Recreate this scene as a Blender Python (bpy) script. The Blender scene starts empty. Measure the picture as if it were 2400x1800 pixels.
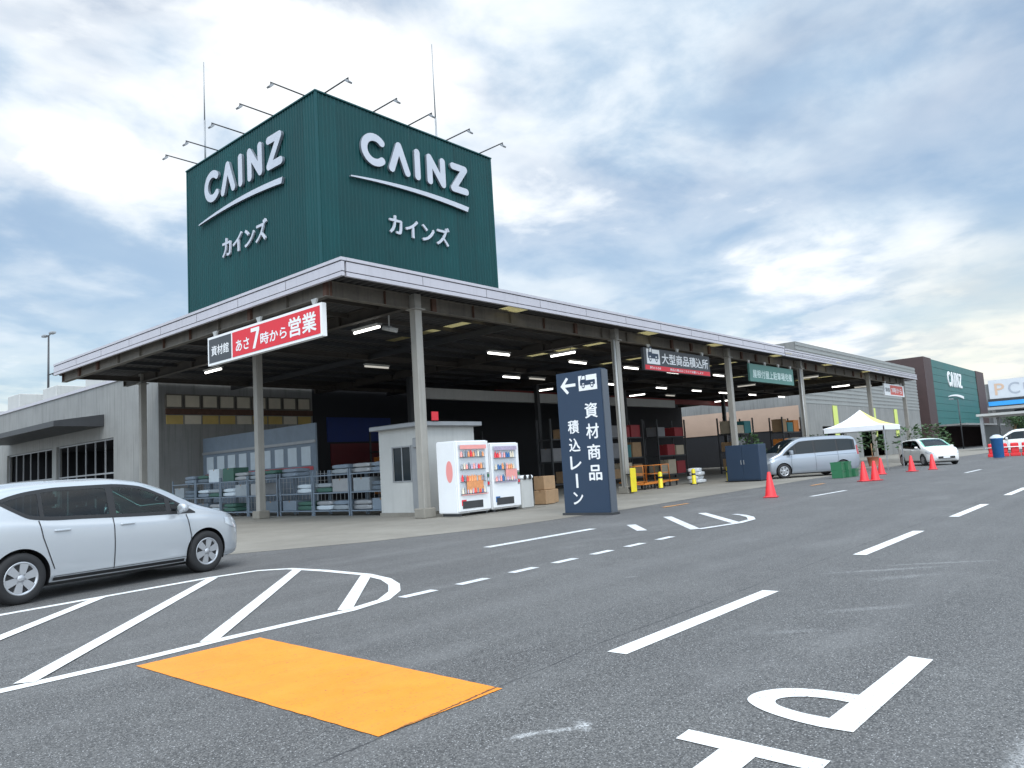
import bpy, bmesh, math, random
from mathutils import Vector, Matrix
random.seed(7)
R = math.radians
S = bpy.context.scene
COL = S.collection

# ------------------------------------------------------------------ camera
cam_d = bpy.data.cameras.new("camera")
cam = bpy.data.objects.new("camera", cam_d)
COL.objects.link(cam)
S.camera = cam
_yaw, _pit, _rol = R(40.8797), R(6.26605), R(3.52403)
_F0 = Vector((math.cos(_yaw), math.sin(_yaw), 0)); _R0 = Vector((math.sin(_yaw), -math.cos(_yaw), 0)); _U0 = Vector((0, 0, 1))
_F = _F0 * math.cos(_pit) + _U0 * math.sin(_pit)
_U = _U0 * math.cos(_pit) - _F0 * math.sin(_pit)
_R2 = _R0 * math.cos(_rol) - _U * math.sin(_rol)
_U2 = _U * math.cos(_rol) + _R0 * math.sin(_rol)
cam.matrix_world = Matrix(((_R2.x, _U2.x, -_F.x, 0), (_R2.y, _U2.y, -_F.y, 0), (_R2.z, _U2.z, -_F.z, 1.25), (0, 0, 0, 1)))
cam_d.sensor_width = 36.0
cam_d.lens = 36.0 * 1778.53 / 2400.0
cam_d.clip_start = 0.05
cam_d.clip_end = 5000

# ------------------------------------------------------------------ light, sky, exposure
SUN_EL, SUN_AZ = R(54), R(226)          # azimuth measured counter-clockwise from +X
sun_d = bpy.data.lights.new("sun", 'SUN')
sun_d.energy = 1.5
sun_d.angle = R(25)
sun_d.color = (1.0, 0.96, 0.9)
sun = bpy.data.objects.new("sun", sun_d)
COL.objects.link(sun)
_sd = Vector((math.cos(SUN_EL) * math.cos(SUN_AZ), math.cos(SUN_EL) * math.sin(SUN_AZ), math.sin(SUN_EL)))
sun.rotation_euler = _sd.to_track_quat('Z', 'Y').to_euler()

world = bpy.data.worlds.new("World")
S.world = world
world.use_nodes = True
WT = world.node_tree
WT.nodes.clear()


def wn(t, **kw):
    n = WT.nodes.new(t)
    for k, v in kw.items():
        setattr(n, k, v)
    return n


def wmath(op, a, b=None, clamp=False):
    n = wn("ShaderNodeMath", operation=op, use_clamp=clamp)
    for i, v in enumerate((a, b)):
        if v is None:
            continue
        if isinstance(v, (int, float)):
            n.inputs[i].default_value = v
        else:
            WT.links.new(v, n.inputs[i])
    return n.outputs[0]


def wmap(v, a, b, c, d, smooth=True):
    n = wn("ShaderNodeMapRange", interpolation_type='SMOOTHSTEP' if smooth else 'LINEAR')
    WT.links.new(v, n.inputs[0])
    for i, x in enumerate((a, b, c, d)):
        n.inputs[1 + i].default_value = x
    return n.outputs[0]


def wmix(f, a, b):
    n = wn("ShaderNodeMix", data_type='RGBA')
    if isinstance(f, (int, float)):
        n.inputs[0].default_value = f
    else:
        WT.links.new(f, n.inputs[0])
    for i, v in ((6, a), (7, b)):
        if isinstance(v, tuple):
            n.inputs[i].default_value = (*v, 1)
        else:
            WT.links.new(v, n.inputs[i])
    return n.outputs[2]


sky = wn("ShaderNodeTexSky", sky_type='NISHITA', sun_disc=False)
sky.sun_elevation = SUN_EL
sky.sun_rotation = R(90) - SUN_AZ
sky.air_density = 1.2
sky.dust_density = 1.5
tc = wn("ShaderNodeTexCoord")
DIR = tc.outputs["Generated"]
sep = wn("ShaderNodeSeparateXYZ")
WT.links.new(DIR, sep.inputs[0])
zc = wmath('MAXIMUM', sep.outputs[2], 0.0)
den = wmath('ADD', zc, 0.16)
cu = wmath('DIVIDE', sep.outputs[0], den)
cv = wmath('DIVIDE', sep.outputs[1], den)
comb = wn("ShaderNodeCombineXYZ")
WT.links.new(cu, comb.inputs[0])
WT.links.new(cv, comb.inputs[1])


def wnoise(scale, detail, rough, off=(0, 0, 0), sc=(1, 1, 1), dist=0.0):
    m = wn("ShaderNodeMapping")
    m.inputs["Location"].default_value = off
    m.inputs["Scale"].default_value = sc
    WT.links.new(comb.outputs[0], m.inputs[0])
    n = wn("ShaderNodeTexNoise")
    n.inputs["Scale"].default_value = scale
    n.inputs["Detail"].default_value = detail
    n.inputs["Roughness"].default_value = rough
    n.inputs["Distortion"].default_value = dist
    WT.links.new(m.outputs[0], n.inputs["Vector"])
    return n.outputs["Fac"]


def lobe(d, a, b):
    """1 in the middle of a patch of sky round direction d, 0 outside it"""
    dt = wn("ShaderNodeVectorMath", operation='DOT_PRODUCT')
    WT.links.new(DIR, dt.inputs[0])
    v = Vector(d).normalized()
    dt.inputs[1].default_value = v
    return wmap(dt.outputs["Value"], math.cos(R(a)), math.cos(R(b)), 0, 1)


big = wnoise(0.75, 6, 0.5, (3.1, 1.7, 0), (1, 1, 1), 0.15)
mid = wnoise(2.5, 7, 0.55, (0.4, 5.2, 1.0), (1, 1, 1), 0.2)
thin = wnoise(1.1, 5, 0.5, (7.7, 2.2, 2.0), (1.0, 1.0, 1), 0.2)
# cloud cover: mostly overcast, thin blue breaks
mixn = wmath('ADD', wmath('MULTIPLY', big, 0.5), wmath('MULTIPLY', mid, 0.5))
SKY_TUNE = None
L1 = lobe((0.52, 0.62, 0.62), 17, 3)        # the bright cloud above the tower
L1b = lobe((0.30, 0.83, 0.46), 15, 3)
L2 = lobe((0.925, 0.345, 0.165), 9, 1.5)    # the bright break low over the canopy
L3 = lobe((0.93, 0.10, 0.34), 26, 4)        # the grey-blue bank
L4 = lobe((0.99, 0.12, 0.06), 12, 3)        # pale yellow light at the horizon
bias = wmath('ADD', mixn, wmath('MULTIPLY', L1, 0.13))
bias = wmath('ADD', bias, wmath('MULTIPLY', L1b, 0.07))
bias = wmath('ADD', bias, wmath('MULTIPLY', L2, 0.13))
bias = wmath('ADD', bias, wmath('MULTIPLY', L3, -0.05))
white = wmap(bias, 0.465, 0.665, 0, 1)
bluegap = wmap(thin, 0.44, 0.62, 0, 1)
grey_c = wmix(wmap(mid, 0.38, 0.60, 0, 1), (0.47, 0.63, 0.82), (0.74, 0.855, 0.97))
cloud_c = wmix(white, grey_c, (1.12, 1.15, 1.17))
low = wmap(zc, 0.0, 0.16, 1, 0)
streak = wnoise(3.2, 5, 0.55, (2.2, 0.7, 4.0), (1, 1, 1), 0.1)
low2 = wmath('MULTIPLY', wmap(zc, 0.03, 0.30, 1, 0), wmap(streak, 0.47, 0.60, 0, 1))
cloud_c = wmix(wmath('MULTIPLY', low2, 0.8), cloud_c, (1.08, 1.10, 1.08))
cloud_c = wmix(wmath('MULTIPLY', low, 0.25), cloud_c, (0.90, 0.98, 1.04))
cloud_c = wmix(wmath('MULTIPLY', L4, 0.45), cloud_c, (1.15, 1.08, 0.86))
# unseen sky round the sun, behind the viewer, brightened to add soft light
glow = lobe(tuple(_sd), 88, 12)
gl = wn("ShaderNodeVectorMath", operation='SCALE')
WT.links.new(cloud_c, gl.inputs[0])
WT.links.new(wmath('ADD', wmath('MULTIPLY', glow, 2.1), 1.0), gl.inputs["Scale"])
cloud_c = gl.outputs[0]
bg1 = wn("ShaderNodeBackground")
WT.links.new(sky.outputs[0], bg1.inputs[0])
bg1.inputs[1].default_value = 0.15
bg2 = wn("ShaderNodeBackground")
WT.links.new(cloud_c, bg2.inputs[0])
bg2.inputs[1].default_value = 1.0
cover = wmath('MAXIMUM', white, wmath('SUBTRACT', 1.0, wmath('MULTIPLY', bluegap, 0.55)))
ms = wn("ShaderNodeMixShader")
WT.links.new(cover, ms.inputs[0])
WT.links.new(bg1.outputs[0], ms.inputs[1])
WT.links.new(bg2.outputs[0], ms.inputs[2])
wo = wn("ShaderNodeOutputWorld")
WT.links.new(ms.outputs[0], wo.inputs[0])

S.view_settings.view_transform = 'Standard'
S.view_settings.look = 'None'
S.view_settings.gamma = 1.0
S.view_settings.use_curve_mapping = False
S.view_settings.exposure = 0.0
S.cycles.max_bounces = 8
S.cycles.diffuse_bounces = 4
S.cycles.use_denoising = True

# ------------------------------------------------------------------ materials
MATS = {}


def mat(name, col, rough=0.6, metal=0.0, var=0.0, vscale=3.0, spec=0.5, emit=None, estr=0.0, bump=0.0, bscale=40.0, coat=0.0, streak=0.0):
    """plain procedural surface: base colour with broad noise variation, vertical rain streaks and a fine bump"""
    if name in MATS:
        return MATS[name]
    m = bpy.data.materials.new(name)
    m.use_nodes = True
    t = m.node_tree
    b = t.nodes["Principled BSDF"]
    b.inputs["Base Color"].default_value = (*col, 1)
    b.inputs["Roughness"].default_value = rough
    b.inputs["Metallic"].default_value = metal
    b.inputs["Specular IOR Level"].default_value = spec
    if coat:
        b.inputs["Coat Weight"].default_value = coat
        b.inputs["Coat Roughness"].default_value = 0.04
    g = None
    if var or bump or streak:
        g = t.nodes.new("ShaderNodeNewGeometry")
    if var:
        n = t.nodes.new("ShaderNodeTexNoise")
        n.inputs["Scale"].default_value = vscale
        n.inputs["Detail"].default_value = 6
        n.inputs["Roughness"].default_value = 0.65
        t.links.new(g.outputs["Position"], n.inputs["Vector"])
        r = t.nodes.new("ShaderNodeMapRange")
        r.inputs[1].default_value = 0.3
        r.inputs[2].default_value = 0.7
        r.inputs[3].default_value = 1 - var
        r.inputs[4].default_value = 1 + var
        t.links.new(n.outputs["Fac"], r.inputs[0])
        v = t.nodes.new("ShaderNodeVectorMath")
        v.operation = 'SCALE'
        v.inputs[0].default_value = col
        t.links.new(r.outputs[0], v.inputs["Scale"])
        last = v.outputs[0]
        if streak:
            mp = t.nodes.new("ShaderNodeMapping")
            mp.inputs["Scale"].default_value = (6, 6, 0.25)
            t.links.new(g.outputs["Position"], mp.inputs[0])
            n2 = t.nodes.new("ShaderNodeTexNoise")
            n2.inputs["Scale"].default_value = 1.6
            n2.inputs["Detail"].default_value = 5
            t.links.new(mp.outputs[0], n2.inputs["Vector"])
            r2 = t.nodes.new("ShaderNodeMapRange")
            r2.inputs[1].default_value = 0.5
            r2.inputs[2].default_value = 0.75
            r2.inputs[3].default_value = 1
            r2.inputs[4].default_value = 1 - streak
            t.links.new(n2.outputs["Fac"], r2.inputs[0])
            v2 = t.nodes.new("ShaderNodeVectorMath")
            v2.operation = 'SCALE'
            t.links.new(last, v2.inputs[0])
            t.links.new(r2.outputs[0], v2.inputs["Scale"])
            last = v2.outputs[0]
        t.links.new(last, b.inputs["Base Color"])
        r3 = t.nodes.new("ShaderNodeMapRange")
        r3.inputs[3].default_value = max(0.03, rough - 0.12)
        r3.inputs[4].default_value = min(1, rough + 0.12)
        t.links.new(n.outputs["Fac"], r3.inputs[0])
        t.links.new(r3.outputs[0], b.inputs["Roughness"])
    if bump:
        n = t.nodes.new("ShaderNodeTexNoise")
        n.inputs["Scale"].default_value = bscale
        n.inputs["Detail"].default_value = 4
        t.links.new(g.outputs["Position"], n.inputs["Vector"])
        bp = t.nodes.new("ShaderNodeBump")
        bp.inputs["Strength"].default_value = bump
        bp.inputs["Distance"].default_value = 0.01
        t.links.new(n.outputs["Fac"], bp.inputs["Height"])
        t.links.new(bp.outputs[0], b.inputs["Normal"])
    if emit:
        b.inputs["Emission Color"].default_value = (*emit, 1)
        b.inputs["Emission Strength"].default_value = estr
    MATS[name] = m
    return m


class NT:
    """small helper to wire a material's nodes"""
    def __init__(s, m):
        s.t = m.node_tree
        s.b = s.t.nodes["Principled BSDF"]
        s.pos = s.t.nodes.new("ShaderNodeNewGeometry").outputs["Position"]

    def n(s, t):
        return s.t.nodes.new(t)

    def lk(s, a, b):
        s.t.links.new(a, b)

    def noise(s, scale, detail=4, rough=0.6, sc=None, out="Fac"):
        v = s.pos
        if sc:
            m = s.n("ShaderNodeMapping")
            m.inputs["Scale"].default_value = sc
            s.lk(v, m.inputs[0])
            v = m.outputs[0]
        n = s.n("ShaderNodeTexNoise")
        n.inputs["Scale"].default_value = scale
        n.inputs["Detail"].default_value = detail
        n.inputs["Roughness"].default_value = rough
        s.lk(v, n.inputs["Vector"])
        return n.outputs[out]

    def mp(s, v, a, b, c, d):
        n = s.n("ShaderNodeMapRange")
        s.lk(v, n.inputs[0])
        for i, x in enumerate((a, b, c, d)):
            n.inputs[1 + i].default_value = x
        return n.outputs[0]

    def m(s, op, a, b=None, clamp=False):
        n = s.n("ShaderNodeMath")
        n.operation = op
        n.use_clamp = clamp
        for i, v in enumerate((a, b)):
            if v is None:
                continue
            if isinstance(v, (int, float)):
                n.inputs[i].default_value = v
            else:
                s.lk(v, n.inputs[i])
        return n.outputs[0]

    def mix(s, f, a, b):
        n = s.n("ShaderNodeMix")
        n.data_type = 'RGBA'
        if isinstance(f, (int, float)):
            n.inputs[0].default_value = f
        else:
            s.lk(f, n.inputs[0])
        for i, v in ((6, a), (7, b)):
            if isinstance(v, tuple):
                n.inputs[i].default_value = (*v, 1)
            else:
                s.lk(v, n.inputs[i])
        return n.outputs[2]

    def bump(s, h, strength, dist):
        b = s.n("ShaderNodeBump")
        b.inputs["Strength"].default_value = strength
        b.inputs["Distance"].default_value = dist
        s.lk(h, b.inputs["Height"])
        s.lk(b.outputs[0], s.b.inputs["Normal"])

    def crack(s, y0, wob, width, x0=-1e3, x1=1e3):
        """thin joint running along X near y = y0, wandering with noise; 1 on the joint"""
        sp = s.n("ShaderNodeSeparateXYZ")
        s.lk(s.pos, sp.inputs[0])
        w1 = s.noise(0.6, 2, 0.5)
        w2 = s.noise(22, 4, 0.75)
        yy = s.m('SUBTRACT', sp.outputs[1], s.m('MINIMUM', s.m('ADD', s.m('MULTIPLY', sp.outputs[0], 0.068), y0 - 0.29), y0 + 0.01))
        yy = s.m('ADD', yy, s.m('MULTIPLY', s.m('SUBTRACT', w1, 0.5), wob))
        yy = s.m('ADD', yy, s.m('MULTIPLY', s.m('SUBTRACT', w2, 0.5), wob * 0.45))
        d = s.m('ABSOLUTE', yy)
        c = s.mp(d, width * 0.5, width * 1.6, 1, 0)
        br = s.mp(s.noise(1.7, 3, 0.6), 0.36, 0.5, 0.25, 1)
        return s.m('MULTIPLY', c, br)


def asphalt_mat():
    m = bpy.data.materials.new("asphalt")
    m.use_nodes = True
    t = NT(m)
    broad = t.noise(0.35, 5, 0.6)
    base = t.mix(t.mp(broad, 0.3, 0.7, 0, 1), (0.090, 0.088, 0.085), (0.118, 0.116, 0.111))
    # aggregate: voronoi stones in many greys, a few pale ones
    vo = t.n("ShaderNodeTexVoronoi")
    vo.inputs["Scale"].default_value = 125
    t.lk(t.pos, vo.inputs["Vector"])
    sx = t.n("ShaderNodeSeparateColor")
    t.lk(vo.outputs["Color"], sx.inputs[0])
    st = t.mp(sx.outputs[0], 0, 1, 0.32, 1.68)
    v = t.n("ShaderNodeVectorMath")
    v.operation = 'SCALE'
    t.lk(base, v.inputs[0])
    t.lk(st, v.inputs["Scale"])
    pale = t.m('MULTIPLY', t.mp(sx.outputs[1], 0.89, 0.93, 0, 1), t.mp(vo.outputs["Distance"], 0.25, 0.5, 1, 0))
    c = t.mix(t.m('MULTIPLY', pale, 0.75), v.outputs[0], (0.55, 0.55, 0.55))
    dark = t.mp(vo.outputs["Distance"], 0.45, 0.75, 0, 0.55)
    c = t.mix(dark, c, (0.035, 0.035, 0.038))
    # pale scuffs where old paint has been ground away
    sp = t.n("ShaderNodeSeparateXYZ")
    t.lk(t.pos, sp.inputs[0])
    scf = t.noise(2.2, 6, 0.75, (1, 1, 1))
    fine = t.noise(60, 3, 0.7)

    def patch(x, y, rx, ry, rot, k):
        nonlocal c
        ca, sa = math.cos(rot), math.sin(rot)
        dx = t.m('SUBTRACT', sp.outputs[0], x)
        dy = t.m('SUBTRACT', sp.outputs[1], y)
        u = t.m('ADD', t.m('MULTIPLY', dx, ca / rx), t.m('MULTIPLY', dy, sa / rx))
        w = t.m('ADD', t.m('MULTIPLY', dx, -sa / ry), t.m('MULTIPLY', dy, ca / ry))
        r = t.m('SQRT', t.m('ADD', t.m('MULTIPLY', u, u), t.m('MULTIPLY', w, w)))
        f = t.m('ADD', r, t.m('MULTIPLY', t.m('SUBTRACT', t.noise(11, 5, 0.75), 0.5), 2.4))
        f = t.mp(f, 0.25, 1.0, 1, 0)
        f = t.m('MULTIPLY', f, t.mp(fine, 0.40, 0.62, 0.05, 1))
        c = t.mix(t.m('MULTIPLY', f, k), c, (0.62, 0.63, 0.63))
    patch(3.03, 2.31, 0.09, 0.045, 0.9, 0.95)
    patch(2.93, 2.36, 0.10, 0.03, -0.7, 0.9)
    patch(2.80, 2.46, 0.13, 0.035, -0.5, 0.9)
    patch(8.3, 2.35, 0.8, 0.07, -0.86, 0.30)
    patch(7.9, 2.1, 0.5, 0.10, -0.75, 0.22)
    patch(8.9, 2.0, 0.7, 0.06, -0.95, 0.30)
    patch(6.3, 1.95, 0.5, 0.08, -0.8, 0.22)
    patch(5.3, 2.2, 0.30, 0.06, -0.9, 0.20)
    patch(3.6, 0.58, 0.5, 0.1, 0.0, 0.5)
    patch(7.1, 4.6, 0.10, 0.03, -0.6, 0.6)
    # old wheel paths polish the surface along the lane
    lane = t.noise(1.0, 3, 0.5, (0.05, 1.6, 1))
    c = t.mix(t.mp(lane, 0.45, 0.7, 0, 0.22), c, (0.185, 0.183, 0.18))
    tar = t.crack(3.17, 0.10, 0.007)
    tar2 = t.m('MULTIPLY', t.crack(9.29, 0.5, 0.008), 0.6)
    c = t.mix(t.m('MULTIPLY', t.m('MAXIMUM', tar, tar2), 0.8), c, (0.018, 0.018, 0.02))
    # darker patches of oil and repairs
    oil = t.noise(0.9, 4, 0.7)
    c = t.mix(t.mp(oil, 0.60, 0.74, 0, 0.35), c, (0.045, 0.045, 0.046))
    worn = t.noise(0.55, 6, 0.72, (0.8, 1.4, 1))
    c = t.mix(t.mp(worn, 0.52, 0.70, 0, 0.30), c, (0.22, 0.218, 0.212))
    spots = t.noise(3.3, 3, 0.6)
    c = t.mix(t.mp(spots, 0.72, 0.76, 0, 0.35), c, (0.05, 0.05, 0.05))
    trk = t.noise(1.3, 2, 0.5, (0.06, 1.0, 1))
    c = t.mix(t.mp(trk, 0.60, 0.68, 0, 0.18), c, (0.05, 0.05, 0.05))
    t.lk(c, t.b.inputs["Base Color"])
    t.b.inputs["Roughness"].default_value = 0.68
    t.b.inputs["Specular IOR Level"].default_value = 0.6
    h = t.m('ADD', t.m('MULTIPLY', vo.outputs["Distance"], -0.6), t.m('MULTIPLY', t.noise(220, 2, 0.5), 0.3))
    t.bump(h, 0.55, 0.006)
    return m


def paint_mat(name, col, wear, cracky=False):
    """road paint: flecks worn through to the asphalt, dirt, tyre scuffs"""
    m = bpy.data.materials.new(name)
    m.use_nodes = True
    t = NT(m)
    a = t.noise(45, 4, 0.7)
    b = t.noise(1.4, 5, 0.65)
    hole = t.mp(t.m('ADD', t.m('MULTIPLY', a, 0.7), t.m('MULTIPLY', b, 0.3)), 0.67 - wear, 0.71 - wear, 0, 1)
    dirt = t.mp(b, 0.35, 0.75, 1.0, 0.84)
    v = t.n("ShaderNodeVectorMath")
    v.operation = 'SCALE'
    v.inputs[0].default_value = col
    t.lk(dirt, v.inputs["Scale"])
    c = t.mix(t.m('MULTIPLY', hole, 0.8), v.outputs[0], (0.12, 0.115, 0.11))
    if cracky:
        # broad curved tyre scuffs and the joint that runs under the paint
        arc = t.noise(2.0, 3, 0.55, (0.7, 3.5, 1))
        c = t.mix(t.mp(arc, 0.47, 0.5, 0, 0.30), c, (0.66, 0.25, 0.03))
        sc2 = t.noise(5.0, 4, 0.6, (0.35, 4.5, 1))
        c = t.mix(t.mp(sc2, 0.59, 0.66, 0, 0.40), c, (0.36, 0.17, 0.05))
        c = t.mix(t.mp(t.noise(55, 2, 0.5), 0.645, 0.70, 0, 0.75), c, (0.2, 0.11, 0.06))
        c = t.mix(t.mp(t.noise(3, 5, 0.7), 0.42, 0.7, 0, 0.38), c, (0.85, 0.345, 0.045))
        k = t.crack(3.175, 0.10, 0.008)
        c = t.mix(t.m('MULTIPLY', k, 0.9), c, (0.03, 0.025, 0.02))
    else:
        k = t.crack(3.17, 0.10, 0.005)
        c = t.mix(t.m('MULTIPLY', k, 0.4), c, (0.1, 0.1, 0.1))
    t.lk(c, t.b.inputs["Base Color"])
    t.b.inputs["Roughness"].default_value = 0.6
    t.bump(t.noise(130, 3, 0.6), 0.35, 0.004)
    return m


def concrete_mat():
    m = bpy.data.materials.new("apron_concrete")
    m.use_nodes = True
    t = NT(m)
    c = t.mix(t.mp(t.noise(0.5, 6, 0.65), 0.3, 0.7, 0, 1), (0.185, 0.17, 0.143), (0.265, 0.248, 0.213))
    c = t.mix(t.mp(t.noise(6, 5, 0.7), 0.5, 0.8, 0, 0.4), c, (0.13, 0.12, 0.10))
    sp = t.n("ShaderNodeSeparateXYZ")
    t.lk(t.pos, sp.inputs[0])
    for ax in (0, 1):
        f = t.m('FRACT', t.m('DIVIDE', sp.outputs[ax], 4.2))
        j = t.mp(t.m('ABSOLUTE', t.m('SUBTRACT', f, 0.5)), 0.0, 0.0035, 1, 0)
        c = t.mix(t.m('MULTIPLY', j, 0.7), c, (0.08, 0.075, 0.07))
    t.lk(c, t.b.inputs["Base Color"])
    t.b.inputs["Roughness"].default_value = 0.8
    t.bump(t.noise(90, 3, 0.6), 0.3, 0.004)
    return m


def skylight_mat():
    m = bpy.data.materials.new("frp_skylight")
    m.use_nodes = True
    t = m.node_tree
    b = t.nodes["Principled BSDF"]
    out = t.nodes["Material Output"]
    b.inputs["Base Color"].default_value = (0.55, 0.48, 0.25, 1)
    tr = t.nodes.new("ShaderNodeBsdfTranslucent")
    tr.inputs[0].default_value = (0.62, 0.53, 0.26, 1)
    mx = t.nodes.new("ShaderNodeMixShader")
    mx.inputs[0].default_value = 0.5
    t.links.new(b.outputs[0], mx.inputs[1])
    t.links.new(tr.outputs[0], mx.inputs[2])
    t.links.new(mx.outputs[0], out.inputs[0])
    return m


ASPHALT = asphalt_mat()
PAINT = paint_mat("white_road_paint", (0.78, 0.78, 0.765), 0.085)
PAINT_OLD = paint_mat("worn_road_paint", (0.66, 0.67, 0.68), 0.12)
ORANGE = paint_mat("orange_road_paint", (0.86, 0.275, 0.018), 0.0, True)
CONCRETE = concrete_mat()
FRP = skylight_mat()
GREEN = mat("dark_green_cladding", (0.0035, 0.054, 0.057), 0.5, 0.0, 0.10, 0.8, spec=0.25, streak=0.10)
GREEN_TRIM = mat("green_trim", (0.006, 0.066, 0.070), 0.5, 0, 0.06, spec=0.3)
LETTER = mat("pale_letter_panel", (0.50, 0.525, 0.58), 0.4, 0, 0.05, 2)
LETTER_SIDE = mat("letter_return", (0.16, 0.19, 0.22), 0.5)
FASCIA = mat("fascia_panel", (0.475, 0.46, 0.495), 0.42, 0.0, 0.05, 0.7, streak=0.08)
SEAM = mat("dark_seam", (0.08, 0.07, 0.08), 0.7)
STEEL = mat("taupe_steel", (0.15, 0.132, 0.108), 0.6, 0, 0.25, 1.6, streak=0.3)
COLUMN = mat("column_paint", (0.30, 0.285, 0.255), 0.55, 0, 0.10, 1.2, streak=0.18)
DARKSTEEL = mat("dark_brown_steel", (0.070, 0.060, 0.050), 0.65, 0, 0.25, 1.6)
RUST = mat("rusty_primer", (0.10, 0.052, 0.035), 0.8, 0, 0.3, 5)
DECK = mat("roof_deck", (0.06, 0.057, 0.055), 0.7, 0, 0.15, 1)
SHADEWALL = mat("shaded_interior_wall", (0.022, 0.023, 0.027), 0.85, 0, 0.2, 1)  # near-black colour puts the shade of the deep interior into the wall
WHITE = mat("white_enamel", (0.78, 0.79, 0.80), 0.35, 0, 0.03, 2)
OFFWHITE = mat("off_white_panel", (0.46, 0.46, 0.44), 0.5, 0, 0.06, 1.5, streak=0.1)
CREAM = mat("cream_panel", (0.62, 0.56, 0.44), 0.5, 0, 0.08, 2)
YELLOWBAND = mat("ochre_panel", (0.50, 0.36, 0.11), 0.5, 0, 0.1, 2)
GREYWALL = mat("grey_siding", (0.235, 0.235, 0.225), 0.6, 0, 0.14, 0.6, streak=0.3)
GREYMETAL = mat("grey_metal", (0.30, 0.31, 0.32), 0.45, 0.4, 0.08, 3)
DARKMETAL = mat("dark_metal", (0.06, 0.062, 0.066), 0.5, 0.4, 0.1, 3)
GALV = mat("galvanised_steel", (0.42, 0.43, 0.44), 0.42, 0.7, 0.12, 4)
NAVY = mat("navy_panel", (0.020, 0.040, 0.075), 0.45, 0, 0.05, 1)
SIGNWHITE = mat("sign_white", (0.80, 0.80, 0.80), 0.5)
SIGNRED = mat("sign_red", (0.66, 0.025, 0.040), 0.5, 0, 0.05, 2)
SIGNGREY = mat("sign_charcoal", (0.055, 0.060, 0.067), 0.5, 0, 0.05, 2)
SIGNGREEN = mat("sign_green", (0.085, 0.215, 0.185), 0.5, 0, 0.08, 1)
BROWN = mat("brown_siding", (0.062, 0.036, 0.034), 0.6, 0, 0.12, 1)
RUBBER = mat("rubber", (0.018, 0.018, 0.019), 0.8, 0, 0.15, 8)
BLACK = mat("black_trim", (0.015, 0.015, 0.016), 0.45)
GLASS = mat("dark_glass", (0.010, 0.017, 0.022), 0.04, 0, spec=0.28)
GLASS_GREEN = mat("tinted_glass", (0.012, 0.062, 0.054), 0.04, 0, spec=0.28)
SILVER = mat("silver_paint", (0.50, 0.525, 0.55), 0.26, 0.45, coat=0.6)
SILVER_DK = mat("grey_silver_paint", (0.30, 0.33, 0.37), 0.3, 0.4, coat=0.5)
PEARL = mat("white_paint", (0.76, 0.76, 0.74), 0.3, 0, coat=0.6)
RIM = mat("wheel_cover", (0.50, 0.51, 0.53), 0.3, 0.7)
REDLAMP = mat("tail_lamp", (0.35, 0.01, 0.015), 0.12, 0, coat=0.8)
CLEARLAMP = mat("head_lamp", (0.62, 0.65, 0.68), 0.08, 0.3, coat=1.0)
TUBE = mat("lit_tube", (0.9, 0.9, 0.9), 0.4, emit=(1.0, 0.97, 0.92), estr=4.5)
TUBE_DIM = mat("dim_tube", (0.55, 0.55, 0.5), 0.5, emit=(1.0, 0.95, 0.85), estr=0.45)
ORANGEPL = mat("orange_plastic", (0.62, 0.20, 0.03), 0.5, 0, 0.1, 4)
YELLOWPL = mat("yellow_plastic", (0.74, 0.60, 0.02), 0.45, 0, 0.08, 4)
REDPL = mat("red_plastic", (0.70, 0.028, 0.035), 0.45, 0, 0.08, 5)
GREENPL = mat("green_plastic", (0.02, 0.14, 0.06), 0.5, 0, 0.1, 4)
BLUEPL = mat("blue_plastic", (0.02, 0.12, 0.32), 0.5, 0, 0.1, 4)
CARD = mat("cardboard", (0.33, 0.21, 0.115), 0.8, 0, 0.12, 5)
WOOD = mat("timber", (0.30, 0.185, 0.095), 0.75, 0, 0.2, 8)
BLUEGREY = mat("blue_grey_sheet", (0.16, 0.20, 0.245), 0.55, 0, 0.12, 2)
PALEBLUE = mat("pale_sheet", (0.50, 0.56, 0.60), 0.5, 0, 0.06, 3)
PINK = mat("peach_wall", (0.52, 0.37, 0.28), 0.7, 0, 0.06, 1)
TENTWHITE = mat("tent_canvas", (0.80, 0.81, 0.83), 0.7, 0, 0.03, 2)
TENTYELLOW = mat("tent_canvas_yellow", (0.76, 0.70, 0.22), 0.7, 0, 0.04, 2)
LIME = mat("lime_banner", (0.60, 0.68, 0.18), 0.7, 0, 0.05, 3)
LEAF = mat("leaf_green", (0.045, 0.095, 0.03), 0.6, 0, 0.35, 9)
SOIL = mat("soil", (0.05, 0.035, 0.025), 0.9, 0, 0.2, 9)
TERRACOTTA = mat("terracotta", (0.36, 0.13, 0.07), 0.7, 0, 0.1, 6)
PCWALL = mat("pale_sign_board", (0.62, 0.65, 0.68), 0.5, 0, 0.04, 1)
SKYBLUE = mat("blue_stripe", (0.04, 0.32, 0.72), 0.45, 0, 0.05, 1)
PINKPRINT = mat("pink_print", (0.80, 0.33, 0.30), 0.45, 0, 0.1, 9)
PURPLEPRINT = mat("mauve_print", (0.42, 0.36, 0.48), 0.45, 0, 0.25, 14)
ORANGEPRINT = mat("orange_print", (0.72, 0.30, 0.12), 0.45, 0, 0.15, 12)


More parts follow.
